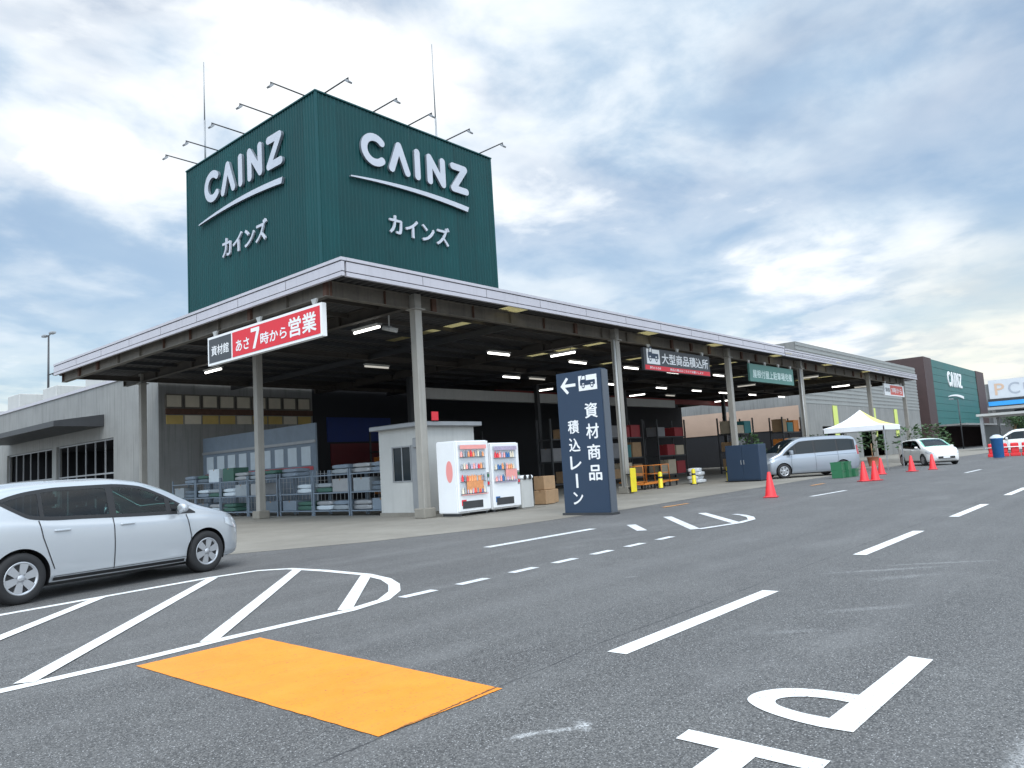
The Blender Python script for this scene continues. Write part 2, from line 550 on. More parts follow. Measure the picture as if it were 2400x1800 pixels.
def add_laps(m, pitch):
    """thin darker laps between cladding sheets, and rain-washed fading from the top edge"""
    t = NT.__new__(NT)
    t.t = m.node_tree
    t.b = t.t.nodes["Principled BSDF"]
    t.pos = t.t.nodes.new("ShaderNodeNewGeometry").outputs["Position"]
    sp = t.n("ShaderNodeSeparateXYZ")
    t.lk(t.pos, sp.inputs[0])
    old = t.b.inputs["Base Color"].links[0].from_socket
    s_ = t.m('ADD', sp.outputs[0], sp.outputs[1])
    f = t.m('FRACT', t.m('DIVIDE', s_, pitch))
    lap = t.mp(t.m('ABSOLUTE', t.m('SUBTRACT', f, 0.5)), 0.0, 0.02, 0.35, 0)
    sheet = t.n("ShaderNodeTexWhiteNoise")
    sheet.noise_dimensions = '1D'
    t.lk(t.m('FLOOR', t.m('ADD', t.m('DIVIDE', s_, pitch), 0.5)), sheet.inputs["W"])
    tone = t.mp(sheet.outputs["Value"], 0, 1, 0.90, 1.12)
    v = t.n("ShaderNodeVectorMath")
    v.operation = 'SCALE'
    t.lk(old, v.inputs[0])
    t.lk(tone, v.inputs["Scale"])
    c = t.mix(lap, v.outputs[0], (0.002, 0.02, 0.022))
    st = t.noise(2.2, 5, 0.65, (5, 5, 0.16))
    c = t.mix(t.mp(st, 0.56, 0.78, 0, 0.16), c, (0.06, 0.12, 0.12))
    t.lk(c, t.b.inputs["Base Color"])


add_laps(GREEN, 0.93)


def tinted(name, col, amount):
    """thin tinted car glass: clear through, mirror-like at a slant"""
    m = bpy.data.materials.new(name)
    m.use_nodes = True
    t = m.node_tree
    t.nodes.clear()
    tr = t.nodes.new("ShaderNodeBsdfTransparent")
    tr.inputs[0].default_value = (*[c * amount for c in col], 1)
    gl = t.nodes.new("ShaderNodeBsdfGlossy")
    gl.inputs["Roughness"].default_value = 0.02
    gl.inputs["Color"].default_value = (0.9, 0.95, 1, 1)
    fr = t.nodes.new("ShaderNodeFresnel")
    fr.inputs[0].default_value = 1.45
    mx = t.nodes.new("ShaderNodeMixShader")
    o = t.nodes.new("ShaderNodeOutputMaterial")
    t.links.new(fr.outputs[0], mx.inputs[0])
    t.links.new(tr.outputs[0], mx.inputs[1])
    t.links.new(gl.outputs[0], mx.inputs[2])
    t.links.new(mx.outputs[0], o.inputs[0])
    return m


CLEARGLASS = tinted("green_tint_glass", (0.58, 0.90, 0.78), 0.95)
PRIVACY = tinted("privacy_glass", (0.30, 0.36, 0.40), 0.75)
TRIM = mat("cabin_trim", (0.035, 0.035, 0.038), 0.8)
SEAT = mat("seat_cloth", (0.06, 0.058, 0.06), 0.9, 0, 0.15, 20)

# ------------------------------------------------------------------ mesh helpers
class MB:
    """collects geometry for ONE mesh"""
    def __init__(s):
        s.v = []
        s.f = []
        s.mi = []
        s.sm = []

    def add(s, vs, fs, mi=0, smooth=False):
        o = len(s.v)
        s.v += [tuple(v) for v in vs]
        for f in fs:
            s.f.append([o + i for i in f])
            s.mi.append(mi)
            s.sm.append(smooth)
        return s

    def box(s, x0, x1, y0, y1, z0, z1, mi=0):
        x0, x1 = min(x0, x1), max(x0, x1)
        y0, y1 = min(y0, y1), max(y0, y1)
        z0, z1 = min(z0, z1), max(z0, z1)
        v = [(x0, y0, z0), (x1, y0, z0), (x1, y1, z0), (x0, y1, z0), (x0, y0, z1), (x1, y0, z1), (x1, y1, z1), (x0, y1, z1)]
        return s.add(v, [(0, 3, 2, 1), (4, 5, 6, 7), (0, 1, 5, 4), (1, 2, 6, 5), (2, 3, 7, 6), (3, 0, 4, 7)], mi)

    def bbox(s, x0, x1, y0, y1, z0, z1, b=0.02, mi=0, seg=1):
        """box with bevelled edges"""
        bm = bmesh.new()
        bmesh.ops.create_cube(bm, size=1)
        for v in bm.verts:
            v.co = Vector(((x0 + x1) / 2 + v.co.x * (x1 - x0), (y0 + y1) / 2 + v.co.y * (y1 - y0), (z0 + z1) / 2 + v.co.z * (z1 - z0)))
        bmesh.ops.bevel(bm, geom=bm.edges[:], offset=b, segments=seg, affect='EDGES', clamp_overlap=True)
        return s.bm(bm, mi)

    def bm(s, bm, mi=0, M=None, smooth=False):
        bm.verts.index_update()
        vs = [(M @ v.co) if M else v.co.copy() for v in bm.verts]
        s.add(vs, [[v.index for v in f.verts] for f in bm.faces], mi, smooth)
        bm.free()
        return s

    def bar(s, a, b, w, h=None, mi=0):
        """square bar between two points"""
        h = h or w
        a, b = Vector(a), Vector(b)
        d = (b - a).normalized()
        up = Vector((0, 0, 1)) if abs(d.z) < 0.95 else Vector((0, 1, 0))
        r = d.cross(up).normalized()
        u = r.cross(d).normalized()
        vs = []
        for p in (a, b):
            for i, j in ((-1, -1), (1, -1), (1, 1), (-1, 1)):
                vs.append(p + r * (i * w / 2) + u * (j * h / 2))
        return s.add(vs, [(0, 1, 2, 3), (7, 6, 5, 4), (0, 4, 5, 1), (1, 5, 6, 2), (2, 6, 7, 3), (3, 7, 4, 0)], mi)

    def tube(s, pts, r, n=10, mi=0, r1=None):
        pts = [Vector(p) for p in pts]
        rings = []
        m = len(pts)
        for i, p in enumerate(pts):
            d = (pts[min(i + 1, m - 1)] - pts[max(i - 1, 0)]).normalized()
            up = Vector((0, 0, 1)) if abs(d.z) < 0.9 else Vector((1, 0, 0))
            a = d.cross(up).normalized()
            b = a.cross(d).normalized()
            rr = r if r1 is None else r + (r1 - r) * i / max(1, m - 1)
            rings.append([p + a * math.cos(2 * math.pi * k / n) * rr + b * math.sin(2 * math.pi * k / n) * rr for k in range(n)])
        o = len(s.v)
        for ring in rings:
            s.v += [tuple(q) for q in ring]
        for i in range(m - 1):
            for k in range(n):
                k2 = (k + 1) % n
                s.f.append([o + i * n + k, o + i * n + k2, o + (i + 1) * n + k2, o + (i + 1) * n + k])
                s.mi.append(mi)
                s.sm.append(True)
        s.f.append([o + k for k in range(n)][::-1]); s.mi.append(mi); s.sm.append(False)
        s.f.append([o + (m - 1) * n + k for k in range(n)]); s.mi.append(mi); s.sm.append(False)
        return s

    def lathe(s, prof, n=20, c=(0, 0, 0), axis='z', mi=0, smooth=True):
        """prof: (radius, height) pairs"""
        o = len(s.v)
        c = Vector(c)
        for r, h in prof:
            for k in range(n):
                a = 2 * math.pi * k / n
                if axis == 'z':
                    p = Vector((r * math.cos(a), r * math.sin(a), h))
                elif axis == 'y':
                    p = Vector((r * math.cos(a), h, r * math.sin(a)))
                else:
                    p = Vector((h, r * math.cos(a), r * math.sin(a)))
                s.v.append(tuple(c + p))
        for i in range(len(prof) - 1):
            for k in range(n):
                k2 = (k + 1) % n
                s.f.append([o + i * n + k, o + i * n + k2, o + (i + 1) * n + k2, o + (i + 1) * n + k])
                s.mi.append(mi)
                s.sm.append(smooth)
        for i in (0, len(prof) - 1):
            if prof[i][0] > 1e-4:
                s.f.append([o + i * n + k for k in range(n)])
                s.mi.append(mi)
                s.sm.append(False)
        return s

    def prism(s, poly, O, U, V, N, depth, mi=0, side=None):
        """closed outline poly (u,v) laid in plane O,U,V and pulled out along N by depth"""
        O, U, V, N = Vector(O), Vector(U), Vector(V), Vector(N)
        n = len(poly)
        ar = sum(poly[i][0] * poly[(i + 1) % n][1] - poly[(i + 1) % n][0] * poly[i][1] for i in range(n))
        if ar < 0:
            poly = poly[::-1]
        if U.cross(V).dot(N) < 0:
            poly = poly[::-1]
        b = [O + U * u + V * v for u, v in poly]
        t = [p + N * depth for p in b]
        s.add(b + t, [list(range(n))[::-1]], mi)
        o = len(s.v) - 2 * n
        s.f.append([o + n + i for i in range(n)]); s.mi.append(mi); s.sm.append(False)
        for i in range(n):
            j = (i + 1) % n
            s.f.append([o + i, o + j, o + n + j, o + n + i])
            s.mi.append(mi if side is None else side)
            s.sm.append(False)
        return s

    def build(s, name, mats, parent=None, fix=False):
        me = bpy.data.meshes.new(name)
        me.from_pydata(s.v, [], s.f)
        if not isinstance(mats, (list, tuple)):
            mats = [mats]
        for m in mats:
            me.materials.append(m)
        me.polygons.foreach_set("material_index", s.mi)
        me.polygons.foreach_set("use_smooth", s.sm)
        if fix:
            b = bmesh.new()
            b.from_mesh(me)
            bmesh.ops.recalc_face_normals(b, faces=b.faces[:])
            b.to_mesh(me)
            b.free()
        me.update()
        o = bpy.data.objects.new(name, me)
        COL.objects.link(o)
        if parent:
            o.parent = parent
        return o


def tag(o, label, cat, group=None):
    o["label"] = label
    o["category"] = cat
    if group:
        o["group"] = group
    return o


def thing(name, label, cat, loc=(0, 0, 0), rz=0.0, group=None):
    o = bpy.data.objects.new(name, None)
    o.empty_display_size = 0.2
    COL.objects.link(o)
    o.location = loc
    o.rotation_euler = (0, 0, rz)
    return tag(o, label, cat, group)


def struct(o):
    o["kind"] = "structure"
    return o


KIDS = {}


def copy_tree(o, parent=None):
    c = o.copy()
    COL.objects.link(c)
    if parent:
        c.parent = parent
    for ch in list(o.children):
        copy_tree(ch, c)
    return c


def dup(o, loc, rz, label, group=None):
    c = copy_tree(o)
    c.location = loc
    c.rotation_euler = (0, 0, rz)
    c["label"] = label
    if group:
        c["group"] = group
    return c


_tcache = {}


def text_geo(txt, bold=0.0, ext=0.0):
    k = (txt, bold, ext)
    if k in _tcache:
        return _tcache[k]
    cu_ = bpy.data.curves.new("lettering", 'FONT')
    cu_.body = txt
    cu_.offset = bold
    cu_.extrude = ext
    cu_.resolution_u = 3
    ob = bpy.data.objects.new("lettering_source", cu_)
    COL.objects.link(ob)
    dg = bpy.context.evaluated_depsgraph_get()
    me = bpy.data.meshes.new_from_object(ob.evaluated_get(dg))
    vs = [v.co.copy() for v in me.vertices]
    fs = [list(p.vertices) for p in me.polygons]
    bpy.data.objects.remove(ob)
    bpy.data.curves.remove(cu_)
    bpy.data.meshes.remove(me)
    _tcache[k] = (vs, fs)
    return vs, fs


def text_on(mb, txt, rect, O, U, V, N, off=0.004, weight=0.0, ext=0.0, mi=0, depth=None):
    """lettering fitted into rect = (u0,u1,v0,v1) of the plane O,U,V"""
    vs, fs = text_geo(txt, 0.0, ext)
    if not vs:
        return
    x0, x1 = min(v.x for v in vs), max(v.x for v in vs)
    y0, y1 = min(v.y for v in vs), max(v.y for v in vs)
    zs = [v.z for v in vs]
    zr = (max(zs) - min(zs)) or 1
    O, U, V, N = Vector(O), Vector(U), Vector(V), Vector(N)
    u0, u1, v0, v1 = rect
    if U.cross(V).dot(N) < 0:
        fs = [f[::-1] for f in fs]
    # a heavier weight: copies shifted by a fraction of the pen, each a hair in front of the last
    sh = [(0, 0)]
    if weight:
        sh = [(0, 0), (weight, 0), (-weight, 0), (0, weight * 0.8), (0, -weight * 0.8)]
    em = 1.0
    sx_, sy_ = (u1 - u0) / (x1 - x0 + 2 * weight), (v1 - v0) / (y1 - y0 + 1.6 * weight)
    for k, (dx, dy) in enumerate(sh):
        out = []
        for v in vs:
            u = u0 + (v.x - x0 + weight + dx) * sx_
            w = v0 + (v.y - y0 + weight * 0.8 + dy) * sy_
            d = off + k * 0.0006
            if depth:
                d = off + (v.z - min(zs)) / zr * (depth + k * 0.0015)
            out.append(O + U * u + V * w + N * d)
        mb.add(out, fs, mi)


def stroke(pts, hw, cap=8):
    """outline of an open polyline drawn with a round pen of half width hw (no self overlap)"""
    P = [Vector((p[0], p[1])) for p in pts]
    n = len(P)
    D = [(P[i + 1] - P[i]).normalized() for i in range(n - 1)]
    NN = [Vector((-d.y, d.x)) for d in D]

    def side(sg):
        out = []
        for i in range(n):
            if i == 0:
                out.append(P[0] + NN[0] * sg * hw)
            elif i == n - 1:
                out.append(P[-1] + NN[-1] * sg * hw)
            else:
                a, b = NN[i - 1] * sg, NN[i] * sg
                turn = D[i - 1].x * D[i].y - D[i - 1].y * D[i].x
                if turn * sg > 0:            # inner side: mitre
                    m_ = (a + b)
                    m_ = m_ / m_.length
                    out.append(P[i] + m_ * (hw / max(0.2, m_.dot(a))))
                else:                        # outer side: arc
                    a0 = math.atan2(a.y, a.x)
                    a1 = math.atan2(b.y, b.x)
                    da = a1 - a0
                    while da > math.pi:
                        da -= 2 * math.pi
                    while da < -math.pi:
                        da += 2 * math.pi
                    k = max(1, int(abs(da) / 0.3))
                    for j in range(k + 1):
                        t = a0 + da * j / k
                        out.append(P[i] + Vector((math.cos(t), math.sin(t))) * hw)
        return out
    Ls, Rs = side(1), side(-1)

    def capa(c, a0, sgn):
        return [c + Vector((math.cos(a0 + sgn * math.pi * j / cap), math.sin(a0 + sgn * math.pi * j / cap))) * hw for j in range(1, cap)]
    e = math.atan2(NN[-1].y, NN[-1].x)
    b = math.atan2(-NN[0].y, -NN[0].x)
    poly = Ls + capa(P[-1], e, -1) + Rs[::-1] + capa(P[0], b, -1)
    return [(p.x, p.y) for p in poly]


# ================================================================== ground
def quad_sheet(name, poly, z, m, parent=None):
    mb = MB()
    mb.add([(x, y, z) for x, y in poly], [list(range(len(poly)))])
    return mb.build(name, m, parent)


ground = struct(quad_sheet("ground", [(-900, -900), (1500, -900), (1500, 900), (-900, 900)], 0.0, ASPHALT))
ground["label"] = "dark grey asphalt road and car park surface"
apron = struct(quad_sheet("pavement", [(6.6, 120), (6.6, 13.4), (9.2, 11.9), (12.3, 11.0), (17, 10.9), (24, 11.3), (38, 12.0), (70, 12.4), (115, 12.4), (115, 27), (68, 36.5), (14, 36.5), (14, 120)], 0.004, CONCRETE))
apron["label"] = "beige concrete apron in front of and under the canopy"


def line_strip(pts, w):
    """constant width painted line along pts as one outline"""
    P = [Vector(p) for p in pts]
    L_, R_ = [], []
    for i, p in enumerate(P):
        if i == 0:
            d = (P[1] - P[0]).normalized()
        elif i == len(P) - 1:
            d = (P[-1] - P[-2]).normalized()
        else:
            d = ((P[i + 1] - p).normalized() + (p - P[i - 1]).normalized()).normalized()
        n = Vector((-d.y, d.x)) * w / 2
        L_.append(p + n)
        R_.append(p - n)
    return L_, R_


def mark(name, strips, m, z=0.004, label=None, parent=ground):
    mb = MB()
    for k, (L_, R_) in enumerate(strips):
        for i in range(len(L_) - 1):
            mb.add([(L_[i].x, L_[i].y, z), (R_[i].x, R_[i].y, z), (R_[i + 1].x, R_[i + 1].y, z), (L_[i + 1].x, L_[i + 1].y, z)], [(0, 1, 2, 3)])
    o = mb.build(name, m, parent)
    if label:
        o["label"] = label
    return o


for x0, x1 in ((4.26, 6.77), (9.32, 12.0), (14.25, 16.95), (19.5, 22.2), (25, 27.7), (30.4, 33.1), (36, 38.7), (42, 45)):
    mark("centre_dash", [line_strip([(x0, 2.925), (x1, 2.925)], 0.15)], PAINT)
for i, x0 in enumerate((5.17, 6.0, 6.9, 7.75, 8.62, 9.5, 10.4)):
    mark("edge_dash", [line_strip([(x0, 6.14 + 0.015 * i), (x0 + 0.47, 6.15 + 0.015 * i)], 0.13)], PAINT_OLD)
mb = MB()
_c = [(2.395, 3.06), (3.29, 3.06), (3.375, 5.80), (2.40, 5.80)]
_p = []
for i in range(4):
    (xa, ya), (xb, yb) = _c[i], _c[(i + 1) % 4]
    for k in range(40):
        f = k / 40
        _p.append((xa + (xb - xa) * f + random.uniform(-0.0028, 0.0028), ya + (yb - ya) * f + random.uniform(-0.0028, 0.0028), 0.004))
mb.add(_p, [list(range(len(_p)))])
o = mb.build("orange_marking", ORANGE, ground)
o["label"] = "bright orange painted rectangle across the lane"
# hatched island: outline, then the diagonal bars a few millimetres higher
out = [(1.0, 5.98), (1.8, 5.98), (2.47, 5.99), (3.17, 6.05), (4.49, 6.08), (5.0, 6.22), (5.42, 6.55), (5.75, 6.95), (6.0, 7.4), (6.18, 8.0), (6.24, 9.0), (6.2, 9.8), (5.9, 10.15), (5.24, 10.2), (3.6, 9.95), (2.6, 9.8), (1.0, 9.75)]
mark("island_outline", [line_strip(out, 0.13)], PAINT, 0.004)
for i, (a, b) in enumerate((((0.9, 6.7), (3.7, 9.93)), ((1.77, 6.05), (5.2, 10.1)), ((3.08, 6.07), (6.17, 9.55)), ((4.46, 6.13), (6.13, 7.95)))):
    mark("island_bar", [line_strip([a, b], 0.14)], PAINT, 0.008)
# far markings beside the signs
mark("stop_line", [line_strip([(9.0, 8.54), (11.95, 8.54)], 0.18)], PAINT_OLD)
mark("stop_line", [line_strip([(12.75, 8.2), (11.7, 7.3)], 0.18)], PAINT_OLD)
mark("far_island_bar", [line_strip([(14.5, 8.4), (12.0, 6.42)], 0.18)], PAINT_OLD)
mark("far_island_bar", [line_strip([(15.4, 8.05), (13.1, 6.16)], 0.18)], PAINT_OLD)
mark("far_island_edge", [line_strip([(12.0, 6.36), (13.1, 6.14), (13.8, 6.2), (14.3, 6.45), (14.75, 6.8), (15.0, 7.1)], 0.14)], PAINT_OLD, 0.008)
mark("apron_dash", [line_strip([(20.5, 7.5), (23.0, 7.4)], 0.14)], PAINT_OLD)
mark("apron_dash", [line_strip([(33, 6.2), (36, 6.2)], 0.14)], PAINT_OLD)
mb = MB()
for x0, y0 in ((17.2, 10.0), (26.5, 9.6)):
    mb.add([(x0, y0, 0.010), (x0 + 1.3, y0, 0.010), (x0 + 1.3, y0 + 0.12, 0.010), (x0, y0 + 0.12, 0.010)], [(0, 1, 2, 3)])
o = mb.build("orange_dash", paint_mat("worn_orange_paint", (0.70, 0.33, 0.10), 0.12), ground)
o = mark("orange_lane_band", [line_strip([(40, 4.6), (43.5, 4.6)], 0.9)], MATS.get("x") or bpy.data.materials["worn_orange_paint"])
for k in range(3):
    mark("bay_line", [line_strip([(38 + 5.5 * k, 1.6), (42 + 5.5 * k, 4.0)], 0.14)], PAINT_OLD)
# the letter P and the character above it
P0 = [(4.97, 1.345), (4.95, 1.21), (3.56, 1.225), (3.555, 1.375)]
def round_line(P, k=5):
    out = []
    for i in range(len(P) - 1):
        p0, p1, p2, p3 = P[max(i - 1, 0)], P[i], P[i + 1], P[min(i + 2, len(P) - 1)]
        for j in range(k):
            t = j / k
            out.append(tuple(0.5 * (2 * b + (c - a) * t + (2 * a - 5 * b + 4 * c - d) * t * t + (3 * b - a - 3 * c + d) * t ** 3) for a, b, c, d in zip(p0, p1, p2, p3)))
    return out + [P[-1]]


pb = round_line([(3.557, 1.3765), (3.585, 1.52), (3.65, 1.68), (3.74, 1.79), (3.83, 1.82), (3.93, 1.80), (4.03, 1.72), (4.09, 1.58), (4.10, 1.3643)])
pin = round_line([(3.96, 1.3673), (3.97, 1.47), (3.945, 1.58), (3.89, 1.655), (3.83, 1.68), (3.77, 1.655), (3.73, 1.59), (3.70, 1.49), (3.69, 1.3735)])
mb = MB()
z = 0.004
mb.add([(x, y, z) for x, y in P0], [(0, 1, 2, 3)])
k = len(pb)
pin2 = pin[::-1]
from_ = [(x, y, z) for x, y in pb] + [(x, y, z) for x, y in pin2]
m_ = len(pin2)
fs = []
for i in range(k - 1):
    j0 = round(i * (m_ - 1) / (k - 1))
    j1 = round((i + 1) * (m_ - 1) / (k - 1))
    fs.append([i, i + 1, k + j1, k + j0] if j0 != j1 else [i, i + 1, k + j0])
mb.add(from_, fs)
mb.build("road_lettering", PAINT, ground, True)
mb = MB()
mb.add([(3.23, 1.85, z), (3.10, 1.845, z), (3.065, 1.2, z), (3.195, 1.2, z)], [(0, 1, 2, 3)])
mb.add([(3.085, 1.63, z), (3.078, 1.465, z), (2.05, 1.45, z), (2.05, 1.61, z)], [(0, 1, 2, 3)])
mb.build("road_lettering", PAINT, ground, True)
# drain grates near the kerb
mb = MB()
mb.box(24.0, 24.9, 0.7, 1.3, 0.002, 0.012)
mb.build("drain_cover", DARKMETAL, ground)

# ================================================================== canopy
CX0, CX1, CY0, CY1 = 11.14, 66.7, 14.96, 34.8
canopy = thing("loading_canopy", "long flat steel canopy with pale fascia over the loading area", "canopy", (CX0, CY0, 0))
canopy.location = (0, 0, 0)


def fascia(name, a, b, axis, out, z0, z1):
    """stepped sheet-metal edge: lower lip, main band, coping, dark grooves, hairline joints"""
    mb = MB()

    def seg(u0, u1, d0, d1, zz0, zz1, mi=0):
        if axis == 'x':
            mb.box(u0, u1, out[0] - d1 * out[1], out[0] - d0 * out[1], zz0, zz1, mi)
        else:
            mb.box(out[0] - d1 * out[1], out[0] - d0 * out[1], u0, u1, zz0, zz1, mi)
    h = z1 - z0
    g = 0.014
    zz = [z0, z0 + h * 0.24, z0 + h * 0.80, z1]
    seg(a, b, 0.010, 0.10, z0, zz[1] - g)
    seg(a + 0.01, b - 0.01, 0.035, 0.09, zz[1] - g, zz[1] + g, 1)
    seg(a, b, 0.018, 0.10, zz[1] + g, zz[2] - g)
    seg(a + 0.01, b - 0.01, 0.035, 0.09, zz[2] - g, zz[2] + g, 1)
    seg(a, b, 0.0, 0.16, zz[2] + g, z1)
    n = int((b - a) / 2.4)
    for i in range(1, n):
        u = a + (b - a) * i / n
        seg(u - 0.006, u + 0.006, 0.014, 0.05, zz[1] + g + 0.002, zz[2] - g - 0.002, 1)
    return mb.build(name, [FASCIA, SEAM], canopy)


fascia("fascia", CX0 + 0.17, 39.28, 'x', (CY0, -1), 6.20, 6.675)
fascia("fascia", 39.62, CX1, 'x', (CY0 + 0.10, -1), 6.225, 6.61)
mb = MB()
mb.box(39.28, 39.62, CY0 + 0.14, CY0 + 0.2, 6.2, 6.66)
mb.build("fascia_joint", SEAM, canopy)
fascia("fascia", CY0, CY1, 'y', (CX0, -1), 6.20, 6.672)
fascia("fascia", CY0 + 0.30, 27.0, 'y', (CX1 + 0.17, 1), 6.22, 6.62)

# corrugated roof sheet with translucent strips let in
SKYL = [(18.05, 19.0), (26.45, 27.4), (32.4, 33.35), (39.6, 40.55), (47.6, 48.55), (55.4, 56.3)]


def corr(x0, x1, y0, y1, z, pitch=0.25, amp=0.07):
    mb = MB()
    xs = []
    x = x0
    while x < x1 - 1e-6:
        for f, dz in ((0, 0), (0.34, 0), (0.5, amp), (0.84, amp)):
            if x + f * pitch < x1:
                xs.append((x + f * pitch, dz))
        x += pitch
    xs.append((x1, 0))
    vs = []
    for px, dz in xs:
        vs += [(px, y0, z + dz), (px, y1, z + dz)]
    mb.add(vs, [(2 * i, 2 * i + 2, 2 * i + 3, 2 * i + 1) for i in range(len(xs) - 1)])
    return mb


edges = [CX0 + 0.1] + [v for s_ in SKYL for v in s_] + [CX1 + 0.05]
for i in range(0, len(edges), 2):
    corr(edges[i], edges[i + 1], CY0 + 0.105, 35.9, 6.36).build("roof_deck", DECK, canopy)
for a, b in SKYL:
    corr(a, b, CY0 + 0.105, 15.99, 6.36, 0.13, 0.05).build("skylight", FRP, canopy)
    corr(a, b - 0.45, 15.99, 35.9, 6.36).build("roof_deck", DECK, canopy)
    corr(b - 0.45, b, 15.99, 22.6, 6.36, 0.11, 0.045).build("skylight", FRP, canopy)
    corr(b - 0.45, b, 22.6, 35.9, 6.36).build("roof_deck", DECK, canopy)
corr_z = 6.36


def ibeam(name, a, b, z0, z1, fw=0.2, stiff=1.75, m=STEEL, rust=True):
    mb = MB()
    a, b = Vector(a), Vector(b)
    d = (b - a)
    L_ = d.length
    d.normalize()
    n = Vector((-d.y, d.x, 0))

    def bx(s0, s1, w, zz0, zz1, mi=0):
        vs = []
        for zz in (zz0, zz1):
            for s_, k in ((s0, -1), (s1, -1), (s1, 1), (s0, 1)):
                p = a + d * s_ + n * (k * w / 2)
                vs.append((p.x, p.y, zz))
        mb.add(vs, [(0, 3, 2, 1), (4, 5, 6, 7), (0, 1, 5, 4), (1, 2, 6, 5), (2, 3, 7, 6), (3, 0, 4, 7)], mi)
    bx(0, L_, fw, z0, z0 + 0.018)
    bx(0, L_, fw, z1 - 0.018, z1)
    bx(0, L_, 0.014, z0 + 0.018, z1 - 0.018)
    if stiff:
        k = int(L_ / stiff)
        for i in range(k + 1):
            s_ = 0.004 + (L_ - 0.03) * i / max(1, k)
            r = random.random()
            bx(s_, s_ + (0.014 if r > 0.3 else 0.16), fw - 0.02, z0 + 0.018, z1 - 0.018, 1 if (rust and r < 0.55) else 0)
    return mb.build(name, [m, RUST], canopy)


ibeam("edge_beam", (11.62, 16.1, 0), (66.2, 16.1, 0), 5.92, 6.345)
ibeam("edge_beam", (11.52, 16.0, 0), (11.52, 34.7, 0), 5.92, 6.345)
COLX = [14.43, 24.7, 34.5, 43.9, 56.8, 65.9]
for x in COLX:
    ibeam("girder", (x, 16.22, 0), (x, 35.8, 0), 5.99, 6.345, 0.22, 3.2, DARKSTEEL, rust=False)
for y in (24.6, 34.0):
    ibeam("girder", (11.62, y, 0), (66.2, y, 0), 5.995, 6.2, 0.18, 3.4, DARKSTEEL, rust=False)
for y in (17.6, 19.1, 20.7, 22.3, 23.5, 25.9, 27.5, 29.1, 30.7, 32.3):
    mb = MB()
    mb.box(11.65, 66.3, y, y + 0.05, 6.22, 6.352)
    mb.build("purlin", DARKMETAL if y > 20 else DARKSTEEL, canopy)
for x in (19.5, 29.6, 39.2, 50.4, 61.3):
    mb = MB()
    mb.box(x, x + 0.12, 16.25, 35.7, 6.0, 6.2)
    mb.build("purlin", DARKMETAL, canopy)
mb = MB()
mb.box(25.2, 51.0, 28.1, 28.4, 4.95, 5.50)
mb.build("cross_band", OFFWHITE, canopy)
mb = MB()
mb.box(33.5, 66.0, 30.3, 30.45, 5.55, 5.95)
o = mb.build("cross_band", mat("dark_red_band", (0.22, 0.02, 0.02), 0.6), canopy)
o["label"] = "dark red band deep under the roof"


def column(x, y, base=True):
    mb = MB()
    mb.bbox(x - 0.125, x + 0.125, y - 0.125, y + 0.125, 0.1, 6.35, 0.012)
    mb.box(x - 0.2, x + 0.2, y - 0.2, y + 0.2, 5.885, 5.917)
    o = mb.build("column", COLUMN, canopy)
    pb_ = MB()
    pb_.bbox(x - 0.22, x + 0.22, y - 0.22, y + 0.22, 0.0, 0.28, 0.025)
    pb_.build("plinth", CONCRETE, o)
    return o


for x in COLX:
    column(x, 15.97)
for y in (24.5, 34.0):
    column(14.43, y)
for x, y in ((24.7, 28.0), (34.5, 28.0), (43.9, 28.0), (56.8, 27.0)):
    mb = MB()
    mb.box(x - 0.12, x + 0.12, y - 0.12, y + 0.12, 0, 5.98)
    mb.build("column", DARKMETAL, canopy)
# downpipes on two columns
for x in (24.7, 43.9):
    mb = MB()
    mb.tube([(x - 0.19, 15.9, 0.25), (x - 0.19, 15.9, 5.9)], 0.045, 10)
    mb.build("downpipe", OFFWHITE, canopy)

# ================================================================== sign tower on the roof
TX0, TY0, TX1, TY1, TZ0, TZ1 = 14.12, 20.0, 22.57, 28.93, 6.5, 13.93
tower = thing("sign_tower", "square dark green ribbed tower with pale lettering rising above the canopy", "sign tower")


def ribbed(a, b, z0, z1, n_out, pitch=0.155, amp=0.024):
    """ribbed sheet wall from a to b (xy), ribs standing out along n_out"""
    mb = MB()
    a, b = Vector(a), Vector(b)
    L_ = (b - a).length
    d = (b - a).normalized()
    n = Vector(n_out)
    k = int(L_ / pitch)
    p = L_ / k
    pts = []
    for i in range(k):
        for f, o_ in ((0.0, 0), (0.5, 0), (0.62, 1), (0.88, 1)):
            pts.append(a + d * (i + f) * p + n * (o_ * amp))
    pts.append(b)
    vs = []
    for q in pts:
        vs += [(q.x, q.y, z0), (q.x, q.y, z1)]
    mb.add(vs, [(2 * i, 2 * i + 2, 2 * i + 3, 2 * i + 1) for i in range(len(pts) - 1)])
    return mb


ribbed((TX0, TY1), (TX0, TY0), TZ0, TZ1, (-1, 0)).build("cladding", GREEN, tower)
ribbed((TX0, TY0), (TX1, TY0), TZ0, TZ1, (0, -1)).build("cladding", GREEN, tower)
ribbed((TX1, TY0), (TX1, TY1), TZ0, TZ1, (1, 0)).build("cladding", GREEN, tower)
ribbed((TX1, TY1), (TX0, TY1), TZ0, TZ1, (0, 1)).build("cladding", GREEN, tower)
mb = MB()
for x, y in ((TX0, TY0), (TX1, TY0), (TX1, TY1), (TX0, TY1)):
    sx_ = -1 if x == TX0 else 1
    sy_ = -1 if y == TY0 else 1
    mb.box(x - 0.04 if sx_ > 0 else x - 0.034, x + 0.034 if sx_ > 0 else x + 0.04, y - 0.034 if sy_ < 0 else y - 0.04, y + 0.04 if sy_ < 0 else y + 0.034, TZ0, TZ1 + 0.02)
mb.build("corner_trim", GREEN_TRIM, tower)
mb = MB()
mb.box(TX0 - 0.055, TX1 + 0.055, TY0 - 0.055, TY1 + 0.055, TZ1 + 0.022, TZ1 + 0.07)
